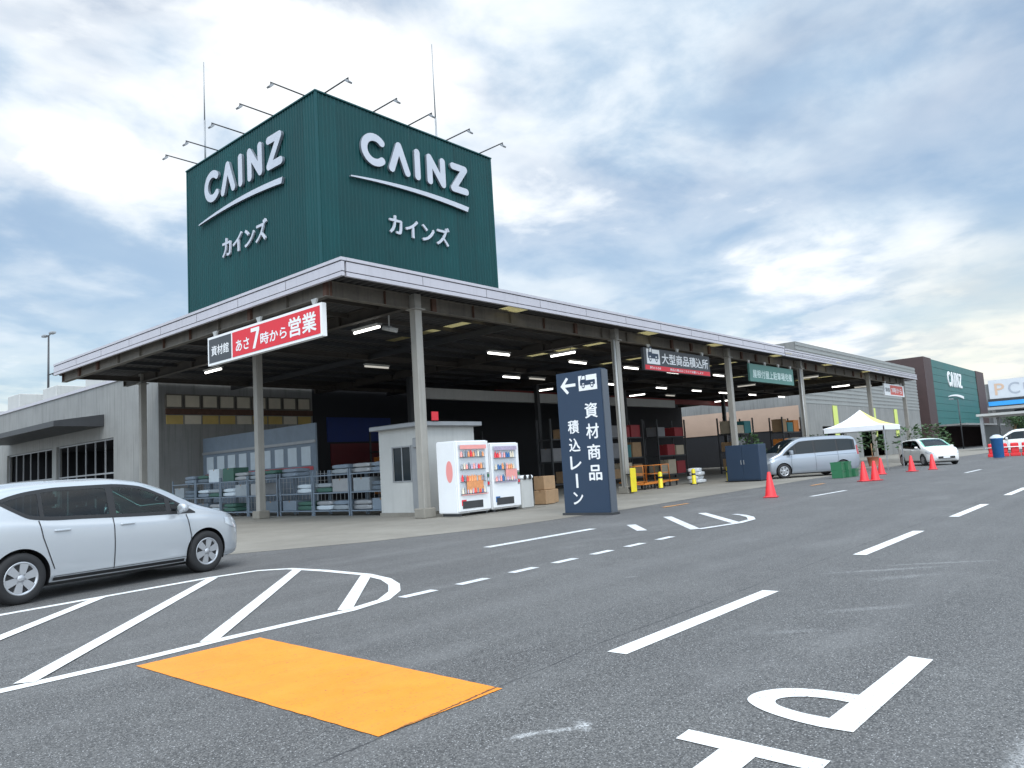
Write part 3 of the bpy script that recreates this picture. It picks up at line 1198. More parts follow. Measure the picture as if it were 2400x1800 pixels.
mb.build("coping", GREEN_TRIM, tower)

LOGO = [
    [(16.4 - 15.75 + 0.46 * math.cos(a), 12.54 + 0.455 * math.sin(a)) for a in [R(46 + (314 - 46) * i / 22) for i in range(23)]],
    [(1.40, 12.075), (1.755, 13.0), (2.13, 12.075)],
    [(2.63, 12.075), (2.63, 13.0)],
    [(3.24, 12.075), (3.24, 12.99), (3.92, 12.09), (3.92, 13.0)],
    [(4.47, 12.985), (5.13, 12.985), (4.46, 12.09), (5.16, 12.09)],
]
SW = [(-0.42 + 5.68 * t, 11.355 + 0.135 * t + 0.20 * 4 * t * (1 - t) * 0.75) for t in [i / 16 for i in range(17)]] + \
     [(-0.42 + 5.60 * t, 11.31 - 0.02 * t + 0.20 * 4 * t * (1 - t) * 0.62) for t in [1 - i / 16 for i in range(17)]]


def logo(parent, O, U, V, N, s=1.0, hw=0.135, depth=0.10, off=0.05, kana=True, dz=0.0):
    """the wide round-stroked store name with its swoosh; O is the point u=0 (left of C), v=0 at the ground"""
    O, U, V, N = Vector(O), Vector(U), Vector(V), Vector(N)
    for st in LOGO:
        mb = MB()
        pts = [(u * s, (v - 12.0) * s) for u, v in st]
        mb.prism(stroke(pts, hw * s), O + V * 12.0 * 1 + N * off + V * dz, U, V, N, depth, 0, 1)
        mb.build("letter", [LETTER, LETTER_SIDE], parent)
    mb = MB()
    mb.prism([(u * s, (v - 12.0) * s) for u, v in SW], O + V * (12.0 + dz) + N * off, U, V, N, depth, 0, 1)
    mb.build("swoosh", [LETTER, LETTER_SIDE], parent)
    if kana:
        mb = MB()
        text_on(mb, "カインズ", (1.2 * s, 4.15 * s, -2.32 * s, -1.58 * s), O + V * (12.0 + dz) + N * off, U, V, N, 0.0, 0.024, 0.05, 0, depth * 0.55)
        mb.build("lettering", [LETTER], parent)


logo(tower, (15.75, TY0, 0), (1, 0, 0), (0, 0, 1), (0, -1, 0))
logo(tower, (TX0, TY1 - 1.62, 0), (0, -1, 0), (0, 0, 1), (-1, 0, 0), 1.04, dz=0.08)


def lamp_arm(name, loc, rz, label, L_=1.28):
    t = thing(name, label, "floodlight", loc, rz, "floodlight arms round the top of the sign tower")
    mb = MB()
    mb.tube([(-0.25, 0, 0), (L_, 0, 0.02)], 0.024, 8)
    mb.build("arm", DARKMETAL, t)
    h = MB()
    h.tube([(L_ - 0.02, 0, 0.0), (L_ + 0.02, 0, -0.10)], 0.018, 6)
    h.build("bracket", DARKMETAL, t)
    h = MB()
    hb = bmesh.new()
    bmesh.ops.create_cube(hb, size=1)
    for v in hb.verts:
        k = 0.8 if v.co.x > 0 else 1.0
        v.co = Vector((v.co.x * 0.17, v.co.y * 0.20 * k, v.co.z * 0.07 * k))
    h.bm(hb, 0, Matrix.Translation((L_ + 0.02, 0, -0.12)) @ Matrix.Rotation(R(40), 4, 'Y'))
    h.build("lamp_head", GREYMETAL, t)
    return t


ordn = ["nearest the front corner", "second from the front corner", "third from the front corner", "fourth from the front corner", "farthest from the front corner"]
fl0 = lamp_arm("floodlight_arm", (TX0, 20.6, TZ1 + 0.09), math.pi, "thin floodlight arm on the tower's shorter-looking face, nearest the front corner")
for i, y in enumerate((22.53, 24.45, 26.39, 28.05)):
    dup(fl0, (TX0, y, TZ1 + 0.09), math.pi, "thin floodlight arm on the tower's shorter-looking face, " + ordn[i + 1])
for i, x in enumerate((14.5, 16.53, 18.15, 20.09, 21.96)):
    dup(fl0, (x, TY0, TZ1 + 0.09), -math.pi / 2, "thin floodlight arm on the tower's road-side face, " + ordn[i])
dup(fl0, (TX1, 22.6, TZ1 - 0.55), 0, "low floodlight arm sticking out of the tower's far side")


def rod(x, y, z1, label):
    mb = MB()
    mb.tube([(x, y, TZ1 + 0.05), (x, y, TZ1 + 2.2)], 0.036, 8)
    mb.tube([(x, y, TZ1 + 2.19), (x, y, z1)], 0.028, 8, 0, 0.018)
    o = mb.build("lightning_rod", GREYMETAL)
    return tag(o, label, "lightning rod", "lightning rods on the sign tower")


rod(14.62, 28.4, 18.65, "thin upright lightning rod above the tower's far left corner")
rod(21.55, 22.02, 19.45, "tall thin lightning rod near the tower's road-side edge")

# ================================================================== store behind: long grey building and the green store front
store = thing("store_building", "grey block with dark awning and openings behind the canopy's far end", "building")
mb = MB()
mb.box(16.0, 16.3, 36.0, 41.2, 0, 6.9)
mb.box(16.0, 16.3, 41.2, 58.5, 4.05, 6.9)
mb.box(16.0, 16.3, 49.4, 50.1, 0, 4.05)
mb.box(16.0, 16.3, 58.5, 100, 0, 6.9)
mb.box(16.3, 24.5, 36.0, 36.25, 0, 6.9)
mb.box(16.3, 66, 36.25, 100, 6.75, 6.88)
mb.build("wall", GREYWALL, store)
mb = MB()
mb.box(15.93, 15.998, 36.0, 100, 6.9, 7.02)
mb.box(15.93, 16.35, 36.0, 100, 7.021, 7.06)
mb.build("parapet", FASCIA, store)
mb = MB()
mb.prism([(13.6, 5.0), (15.998, 5.35), (15.998, 4.72), (13.6, 4.72)], (0, 42.4, 0), (1, 0, 0), (0, 0, 1), (0, 1, 0), 15.5)
mb.build("awning", DARKMETAL, store)
mb = MB()
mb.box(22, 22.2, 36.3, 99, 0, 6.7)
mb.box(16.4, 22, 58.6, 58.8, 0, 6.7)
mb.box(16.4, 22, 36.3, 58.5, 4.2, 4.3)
mb.build("interior_wall", SHADEWALL, store)
mb = MB()
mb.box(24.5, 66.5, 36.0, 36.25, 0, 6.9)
mb.build("interior_wall", SHADEWALL, store)
for y0_, y1_, n_ in ((41.25, 49.35, 7), (50.15, 58.45, 7)):
    mb = MB()
    for k in range(n_):
        yy = y0_ + (y1_ - y0_ - 0.06) * k / (n_ - 1)
        mb.box(16.12, 16.18, yy, yy + 0.06, 0, 3.96)
    mb.box(16.12, 16.18, y0_, y1_, 3.961, 4.04)
    mb.box(16.115, 16.185, y0_, y1_, 2.2, 2.28)
    mb.build("door_frame", GREYMETAL, store)
mb = MB()
mb.box(25.4, 30.0, 35.93, 35.998, 3.3, 4.7)
mb.build("blue_tarp", mat('deep_blue_sheet', (0.01, 0.03, 0.16), 0.6, 0, 0.1, 2), store)
mb = MB()
mb.box(25.6, 29.0, 35.92, 35.998, 1.9, 3.2)
mb.build("red_tarp", mat('dark_red_sheet', (0.12, 0.015, 0.02), 0.6, 0, 0.1, 2), store)
# high windows and the ochre band on the wall under the canopy
for k in range(9):
    x0 = 16.35 + k * 0.9
    mb = MB()
    mb.box(x0, x0 + 0.72, 35.93, 35.998, 5.12, 5.68)
    o = mb.build("window", CREAM, store)
    fb = MB()
    fb.box(x0 - 0.05, x0, 35.9, 35.998, 5.06, 5.74)
    fb.box(x0 + 0.72, x0 + 0.77, 35.9, 35.998, 5.06, 5.74)
    fb.box(x0, x0 + 0.72, 35.9, 35.998, 5.68, 5.74)
    fb.box(x0, x0 + 0.72, 35.9, 35.998, 5.06, 5.12)
    fb.build("frame", STEEL, o)
for k in range(9):
    x0 = 16.35 + k * 0.9
    mb = MB()
    mb.box(x0, x0 + 0.80, 35.94, 35.998, 4.30, 4.72)
    mb.build("panel", YELLOWBAND if k % 3 != 1 else CREAM, store)
mb = MB()
mb.box(16.32, 24.45, 35.90, 35.998, 4.76, 5.04)
mb.build("ledge", RUST, store)
for k in range(6):
    mb = MB()
    mb.bbox(16.5 + k * 0.01, 19.5, 44 + k * 7, 46.4 + k * 7, 6.9, 7.7 + 0.25 * (k % 3), 0.04)
    mb.build("roof_box", OFFWHITE, store)

# rooftop lamp post
def lamp_post(name, x, y, z0, z1, label, twin=True):
    t = thing(name, label, "lamp post", (x, y, z0))
    mb = MB()
    mb.tube([(0, 0, 0), (0, 0, z1 - z0)], 0.085, 10, 0, 0.055)
    mb.build("pole", DARKMETAL, t)
    for s_ in ((-1, 1) if twin else (1,)):
        h = MB()
        h.tube([(0, 0, z1 - z0 - 0.05), (0, s_ * 0.5, z1 - z0 + 0.05)], 0.035, 6)
        h.build("arm", DARKMETAL, t)
        h = MB()
        h.bbox(-0.16, 0.16, s_ * 0.75 - 0.28, s_ * 0.75 + 0.28, z1 - z0 - 0.02, z1 - z0 + 0.13, 0.03)
        h.build("lamp_head", GREYMETAL, t)
    return t


lamp_post("lamp_post", 18.9, 60.0, 6.88, 12.7, "dark lamp post with two small heads on the far roof")

YS = 26.0
front = thing("green_store", "big green and brown store front with white name sign beyond the canopy", "building")
mb = MB()
mb.box(119.8, 124.4, YS, YS + 0.3, 0, 13.42)
mb.box(119.8, 120.1, YS + 0.3, 60, 0, 13.42)
mb.build("brown_wall", BROWN, front)
mb = MB()
mb.box(157.5, 164.6, YS, YS + 0.3, 0, 13.42)
mb.box(164.3, 164.6, YS + 0.3, 60, 0, 13.42)
mb.build("brown_wall", BROWN, front)
mb = MB()
for k in range(9):
    mb.box(124.4, 157.5, YS + 0.1 + 0.02 * (k % 2), YS + 0.32, 3.6 + k * 1.08, 3.6 + (k + 1) * 1.08 - 0.04)
mb.box(124.4, 157.5, YS + 0.2, YS + 0.33, 3.5, 13.40)
mb.build("green_wall", mat("store_green", (0.022, 0.125, 0.115), 0.5, 0, 0.12, 0.3), front)
mb = MB()
mb.box(120.1, 164.3, YS + 0.33, 60, 13.2, 13.35)
mb.build("roof", DARKMETAL, front)
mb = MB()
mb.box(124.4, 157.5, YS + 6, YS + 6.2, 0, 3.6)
mb.build("shop_interior", SHADEWALL, front)
mb = MB()
mb.box(124.4, 157.5, YS - 3.5, YS + 0.09, 3.35, 3.6)
mb.build("entrance_canopy", GREYWALL, front)
O_ = Vector((134.2, YS + 0.1, 9.75))
for st_ in LOGO:
    mb = MB()
    mb.prism(stroke([(u * 1.95, (v - 12.0) * 2.15) for u, v in st_], 0.22), O_, (1, 0, 0), (0, 0, 1), (0, -1, 0), 0.12)
    mb.build("letter", [SIGNWHITE], front)
mb = MB()
mb.prism([(u * 1.95 + 0.1, (v - 12.0) * 2.1 - 0.3) for u, v in SW], O_, (1, 0, 0), (0, 0, 1), (0, -1, 0), 0.12)
mb.build("swoosh", [SIGNWHITE], front)

annex = thing("store_annex", "long grey sided building between the canopy and the green store front", "building")
mb = MB()
mb.box(71.0, 114.2, YS, YS + 0.3, 3.4, 11.4)
mb.box(71.0, 76, YS, YS + 0.3, 0, 3.4)
mb.box(83, 88, YS, YS + 0.3, 0, 3.4)
mb.box(97, 114.2, YS, YS + 0.3, 0, 3.4)
mb.box(71.0, 71.3, YS + 0.3, 80, 5.4, 11.4)
mb.box(113.9, 114.2, YS + 0.3, 60, 0, 11.4)
mb.build("wall", GREYWALL, annex)
mb = MB()
for k in range(14):
    mb.box(70.95, 114.25, YS - 0.035, YS - 0.001, 5.6 + k * 0.42, 5.6 + k * 0.42 + 0.22)
mb.build("siding", mat("grey_louvre", (0.27, 0.28, 0.27), 0.6, 0, 0.08, 0.5), annex)
mb = MB()
mb.box(71.0, 71.29, YS + 0.3, 80, 3.2, 5.398)
mb.build("peach_band", PINK, annex)
mb = MB()
mb.box(71.05, 71.2, YS + 0.3, 80, 0, 3.198)
mb.box(71.3, 114, YS + 4, YS + 4.2, 0, 11.2)
mb.build("shop_interior", SHADEWALL, annex)
mb = MB()
mb.box(71.3, 113.9, YS + 0.3, 79.9, 11.2, 11.32)
mb.build("roof", GREYMETAL, annex)
for x in (79.3, 92.4, 101.5):
    mb = MB()
    mb.box(x, x + 1.3, YS - 0.09, YS - 0.04, 2.2, 5.5)
    o = mb.build("banner", LIME, annex)

pc = thing("neighbour_shop", "pale shop with letters on its sign board beyond the store", "building")
mb = MB()
mb.box(180, 180.4, -10, 27.8, 9.08, 12.85)
mb.build("sign_board", PCWALL, pc)
mb = MB()
mb.box(179.7, 180.6, -10, 28.1, 8.52, 9.06)
mb.build("dark_trim", DARKMETAL, pc)
mb = MB()
mb.box(179.6, 180.6, -10, 28.1, 7.65, 8.515)
mb.build("blue_band", SKYBLUE, pc)
mb = MB()
mb.box(180.5, 200, -10, 29, 0, 12.2)
mb.build("wall", GREYWALL, pc)
mb = MB()
mb.box(180.42, 180.49, -8, 24, 0.3, 6.6)
mb.build("glazing", GLASS, pc)
for k in range(7):
    mb = MB()
    mb.box(180.1, 180.41, -10 + k * 6.2, -9.5 + k * 6.2, 0, 6.74)
    mb.build("pillar", OFFWHITE, pc)
mb = MB()
mb.box(176.5, 179.58, -10, 28.1, 6.75, 7.3)
mb.build("porch_roof", OFFWHITE, pc)
UU, VV, NN_ = (0, -1, 0), (0, 0, 1), (-1, 0, 0)
mb = MB()
text_on(mb, "P", (0, 1.7, 9.75, 12.1), (180, 26.8, 0), UU, VV, NN_, 0.03, 0.01)
o = mb.build("lettering", mat("sign_orange_letter", (0.66, 0.46, 0.33), 0.5), pc)
mb = MB()
text_on(mb, "C", (2.3, 4.3, 9.75, 12.1), (180, 26.8, 0), UU, VV, NN_, 0.03, 0.01)
text_on(mb, "DE", (4.9, 7.3, 10.5, 11.8), (180, 26.8, 0), UU, VV, NN_, 0.03, 0.01)
mb.build("lettering", mat("sign_grey_letter", (0.40, 0.43, 0.48), 0.5), pc)


# ================================================================== lit tubes under the canopy
def tube_light(loc, rz, first=None, dim=False):
    lab = "lit white tube light fixed under the dark canopy ceiling" if not dim else "dull tube light fixed under the dark canopy ceiling"
    grp = "lit tube lights under the canopy" if not dim else "dull tube lights under the canopy"
    if first:
        return dup(first, loc, rz, lab, grp)
    t = thing("tube_light", lab, "tube light", loc, rz, grp)
    mb = MB()
    mb.prism([(-0.05, 0.03), (0.05, 0.03), (0.11, 0.10), (-0.11, 0.10)], (-0.65, 0, 0), (0, 1, 0), (0, 0, 1), (1, 0, 0), 1.3)
    mb.build("housing", OFFWHITE, t)
    mb = MB()
    mb.tube([(-0.63, 0, -0.008), (0.63, 0, -0.008)], 0.04, 8)
    mb.build("tube", TUBE_DIM if dim else TUBE, t)
    mb = MB()
    mb.tube([(-0.4, 0, 0.1), (-0.4, 0, 0.32)], 0.012, 6)
    mb.build("hanger", DARKMETAL, t)
    mb = MB()
    mb.tube([(0.4, 0, 0.1), (0.4, 0, 0.32)], 0.012, 6)
    mb.build("hanger", DARKMETAL, t)
    return t


LX = [(22.75, 20.3), (28.2, 20.33), (32.7, 20.3), (41.4, 19.8), (29.3, 25.38), (44.2, 25.25), (49.2, 25.3), (53.5, 25.36), (58.5, 25.24), (64.4, 25.2), (38, 25.3), (36.9, 20.3)]
LY = [(14.97, 18.9), (25.4, 19.05), (36.4, 28.9), (46.9, 28.8), (15.05, 28.9), (59.8, 18.8), (61.6, 29.4)]
tl0 = None
for x, y in LX:
    t_ = tube_light((x, y, 5.86), 0, tl0)
    tl0 = tl0 or t_
for x, y in LY:
    tube_light((x, y, 5.86), math.pi / 2, tl0)
td0 = None
for x, y, a in ((31.3, 25.3, 0), (50.4, 28.1, 0), (49.9, 21.9, 1.57), (62.9, 18.1, 1.57), (49.5, 17.5, 1.57), (20.5, 25.3, 0)):
    t_ = tube_light((x, y, 5.86), a, td0, True)
    td0 = td0 or t_

# security camera
cam_t = thing("security_camera", "grey security camera hanging under the canopy by the corner column", "camera", (14.72, 17.5, 5.62))
mb = MB()
mb.tube([(0, 0, 0.08), (0, 0, 0.95)], 0.022, 8)
mb.build("stem", OFFWHITE, cam_t)
mb = MB()
mb.tube([(-0.12, 0.16, 0.07), (0.14, -0.2, -0.06)], 0.075, 12)
mb.build("body", OFFWHITE, cam_t)
mb = MB()
mb.tube([(-0.121, 0.161, 0.0705), (-0.135, 0.18, 0.078)], 0.05, 12)
mb.build("lens", BLACK, cam_t)
mb = MB()
mb.box(-0.06, 0.06, -0.06, 0.06, -0.03, 0.085)
mb.build("bracket", GREYMETAL, cam_t)


# ================================================================== hanging signs
def hanging(name, label, O, U, N, w, z0, z1, thick, board, hang, hz, edge=SIGNWHITE):
    t = thing(name, label, "sign", O)
    U, N = Vector(U), Vector(N)
    mb = MB()
    p = [(0, z0), (w, z0), (w, z1), (0, z1)]
    mb.prism(p, (0, 0, 0), U, (0, 0, 1), N * -1, thick)
    mb.build("board", board, t)
    for u in hang:
        h = MB()
        h.prism([(u - 0.13, hz), (u + 0.13, hz), (u + 0.045, z1 + 0.003), (u - 0.045, z1 + 0.003)], N * (-thick * 0.3), U, (0, 0, 1), N * -1, 0.06)
        h.build("hanger", OFFWHITE, t)
    return t, U, N


V3 = (0, 0, 1)


def panel(t, name, U, N, rect, off, m, th=0.006):
    mb = MB()
    u0, u1, v0, v1 = rect
    mb.prism([(u0, v0), (u1, v0), (u1, v1), (u0, v1)], Vector(N) * off, U, V3, N, th)
    return mb.build(name, m, t)


sA, UA, NA = hanging("hanging_sign", "long red and charcoal sign hung below the canopy's corner beam", (11.30, 22.0, 0), (0, -1, 0), (-1, 0, 0), 5.95, 4.88, 5.75, 0.14, SIGNWHITE, (0.35, 2.85, 5.55), 5.918)
panel(sA, "red_panel", UA, NA, (1.48, 5.87, 4.95, 5.68), 0.002, SIGNRED)
panel(sA, "charcoal_panel", UA, NA, (0.08, 1.40, 4.95, 5.68), 0.002, SIGNGREY)
mb = MB()
O0 = (0, 0, 0)
text_on(mb, "資材館", (0.24, 1.27, 5.15, 5.46), O0, UA, V3, NA, 0.011, 0.018)
mb.build("lettering", SIGNWHITE, sA)
mb = MB()
text_on(mb, "あさ", (1.68, 2.42, 5.08, 5.42), O0, UA, V3, NA, 0.011, 0.022)
text_on(mb, "時から", (3.02, 4.34, 5.08, 5.42), O0, UA, V3, NA, 0.011, 0.022)
text_on(mb, "営業", (4.44, 5.72, 5.05, 5.58), O0, UA, V3, NA, 0.011, 0.026)
sl = [(2.52, 5.52), (2.52, 5.63), (2.97, 5.63), (2.97, 5.54), (2.74, 5.04), (2.60, 5.04), (2.82, 5.52)]
mb.prism(sl, Vector(NA) * 0.009, UA, V3, NA, 0.003)
mb.build("lettering", SIGNWHITE, sA)

YSIGN = 15.98
sB, UB, NB = hanging("hanging_sign", "charcoal sign with red strip and truck picture hung under the canopy edge", (26.5, YSIGN - 0.16, 0), (1, 0, 0), (0, -1, 0), 5.75, 4.84, 5.76, 0.12, SIGNGREY, (0.5, 2.9, 5.2), 5.918)
panel(sB, "red_strip", UB, NB, (0.06, 5.69, 4.86, 5.05), 0.002, SIGNRED)
panel(sB, "picture_panel", UB, NB, (0.22, 1.25, 5.11, 5.72), 0.002, SIGNWHITE)


def truck(mb, O, U, N, u0, v0, s, flip=1, off=0.010):
    """small side view of a flat-bed truck"""
    pr = lambda poly: mb.prism([(u0 + x * s * flip, v0 + y * s) for x, y in poly], Vector(O) + Vector(N) * off, U, V3, N, 0.003)
    pr([(0.0, 0.18), (0.13, 0.18), (0.13, 0.30), (0.27, 0.30), (0.27, 0.18), (0.72, 0.18), (0.72, 0.30), (0.86, 0.30), (0.86, 0.18), (1.0, 0.18), (1.0, 0.44), (0.40, 0.44), (0.40, 0.74), (0.34, 0.78), (0.16, 0.76), (0.03, 0.48), (0.0, 0.44)])
    for cx_ in (0.2, 0.79):
        pr([(cx_ + 0.10 * math.cos(2 * math.pi * i / 14), 0.13 + 0.115 * math.sin(2 * math.pi * i / 14)) for i in range(14)])
    return mb


def truck_white(mb, O, U, N, u0, v0, s, flip=1, off=0.014):
    pr = lambda poly: mb.prism([(u0 + x * s * flip, v0 + y * s) for x, y in poly], Vector(O) + Vector(N) * off, U, V3, N, 0.003, 1)
    pr([(0.10, 0.50), (0.34, 0.50), (0.34, 0.69), (0.20, 0.69)])
    for cx_ in (0.2, 0.79):
        pr([(cx_ + 0.055 * math.cos(2 * math.pi * i / 12), 0.13 + 0.06 * math.sin(2 * math.pi * i / 12)) for i in range(12)])


mb = truck(MB(), O0, UB, NB, 0.32, 5.19, 0.82)
truck_white(mb, O0, UB, NB, 0.32, 5.19, 0.82)
mb.build("pictogram", [NAVY, SIGNWHITE], sB)
for tx_, rc_, of_, wt_ in (("大型商品積込所", (1.42, 5.58, 5.16, 5.62), 0.004, 0.022), ("約15分", (0.40, 1.30, 4.90, 5.01), 0.010, 0.012), ("商品の積込はこちらでお願いします", (2.05, 5.05, 4.90, 5.01), 0.010, 0.012)):
    mb = MB()
    text_on(mb, tx_, rc_, O0, UB, V3, NB, of_, wt_)
    mb.build("lettering", SIGNWHITE, sB)

sC, UC, NC = hanging("hanging_sign", "dull green sign with one line of white characters hung under the canopy edge", (36.6, YSIGN - 0.16, 0), (1, 0, 0), (0, -1, 0), 5.8, 4.84, 5.74, 0.10, SIGNGREEN, (0.12, 2.1, 3.9, 5.6), 5.918)
mb = MB()
text_on(mb, "屋根付屋上駐車場完備", (0.35, 5.55, 5.03, 5.46), O0, UC, V3, NC, 0.004, 0.02)
mb.build("lettering", mat("pale_green_letter", (0.62, 0.74, 0.70), 0.5), sC)

sD, UD, ND = hanging("hanging_sign", "small-looking red and white sign near the canopy's far end", (60.1, YSIGN - 0.16, 0), (1, 0, 0), (0, -1, 0), 5.3, 4.86, 5.74, 0.10, SIGNWHITE, (0.5, 4.8), 5.918)
panel(sD, "red_panel", UD, ND, (1.5, 4.9, 4.95, 5.66), 0.002, mat("faded_red", (0.62, 0.10, 0.07), 0.5))
mb = MB()
text_on(mb, "7時から", (1.75, 4.6, 5.08, 5.5), O0, UD, V3, ND, 0.010, 0.02)
mb.build("lettering", SIGNWHITE, sD)
mb = MB()
text_on(mb, "資材館", (0.2, 1.35, 5.12, 5.45), O0, UD, V3, ND, 0.004, 0.015)
mb.build("lettering", SIGNGREY, sD)

# ---------------------------------------------------------------- standing sign
st = thing("standing_sign", "tall navy standing sign with white arrow, truck picture and vertical characters", "sign", (15.05, 11.55, 0))
SU, SN = Vector((0, -1, 0)), Vector((-1, 0, 0))
mb = MB()
mb.prism([(0, 0.06), (1.33, 0.06), (1.33, 3.5), (0, 3.5)], (0, 0, 0), SU, V3, SN * -1, 0.24)
mb.build("board", NAVY, st)
mb = MB()
mb.box(0.03, 0.27, -1.36, -1.332, 0.0, 3.47)
mb.build("post", mat("slate_post", (0.10, 0.115, 0.135), 0.5, 0.2), st)
mb = MB()
mb.box(-0.05, 0.29, -1.4, 0.05, 0.004, 0.058)
mb.build("base_plate", DARKMETAL, st)
panel(st, "picture_panel", SU, SN, (0.68, 1.22, 3.00, 3.37), 0.002, SIGNWHITE)
mb = truck(MB(), O0, SU, SN, 0.73, 3.05, 0.44)
truck_white(mb, O0, SU, SN, 0.73, 3.05, 0.44)
mb.build("pictogram", [NAVY, SIGNWHITE], st)
mb = MB()
mb.prism([(0.12, 3.17), (0.31, 3.38), (0.37, 3.34), (0.255, 3.21), (0.58, 3.21), (0.58, 3.135), (0.255, 3.135), (0.37, 3.0), (0.31, 2.96)], SN * 0.002, SU, V3, SN, 0.004)
mb.build("arrow", SIGNWHITE, st)
mb = MB()
for i, ch in enumerate("資材商品"):
    text_on(mb, ch, (0.80, 1.18, 2.32 - i * 0.50, 2.69 - i * 0.50), O0, SU, V3, SN, 0.004, 0.022)
mb.build("lettering", SIGNWHITE, st)
mb = MB()
for i, ch in enumerate("積込レ"):
    text_on(mb, ch, (0.26, 0.60, 1.98 - i * 0.44, 2.31 - i * 0.44), O0, SU, V3, SN, 0.004, 0.022)
mb.prism([(0.40, 0.66), (0.46, 0.66), (0.46, 1.0), (0.40, 1.0)], SN * 0.002, SU, V3, SN, 0.004)
text_on(mb, "ン", (0.28, 0.58, 0.26, 0.56), O0, SU, V3, SN, 0.004, 0.022)
mb.build("lettering", SIGNWHITE, st)


# ================================================================== cars
def pchip(xs, ys):
    n = len(xs)
    h = [xs[i + 1] - xs[i] for i in range(n - 1)]
    d = [(ys[i + 1] - ys[i]) / h[i] for i in range(n - 1)]
    m = [0] * n
    m[0], m[-1] = d[0], d[-1]
    for i in range(1, n - 1):
        if d[i - 1] * d[i] <= 0:
            m[i] = 0
        else:
            w1, w2 = 2 * h[i] + h[i - 1], h[i] + 2 * h[i - 1]
            m[i] = (w1 + w2) / (w1 / d[i - 1] + w2 / d[i])

    def f(x):
        if x <= xs[0]:
            return ys[0]
        if x >= xs[-1]:
            return ys[-1]
        i = max(k for k in range(n - 1) if xs[k] <= x)
        t = (x - xs[i]) / h[i]
        return (1 + 2 * t) * (1 - t) ** 2 * ys[i] + t * (1 - t) ** 2 * h[i] * m[i] + t * t * (3 - 2 * t) * ys[i + 1] + t * t * (t - 1) * h[i] * m[i + 1]
    return f


def catmull(P, k=3):
    out = []
    n = len(P)
    for i in range(n - 1):
        p0, p1, p2, p3 = P[max(i - 1, 0)], P[i], P[i + 1], P[min(i + 2, n - 1)]
        for j in range(k):
            t = j / k
            out.append(tuple(0.5 * (2 * b + (-a + c) * t + (2 * a - 5 * b + 4 * c - d) * t * t + (-a + 3 * b - 3 * c + d) * t ** 3) for a, b, c, d in zip(p0, p1, p2, p3)))
    out.append(P[-1])
    return out


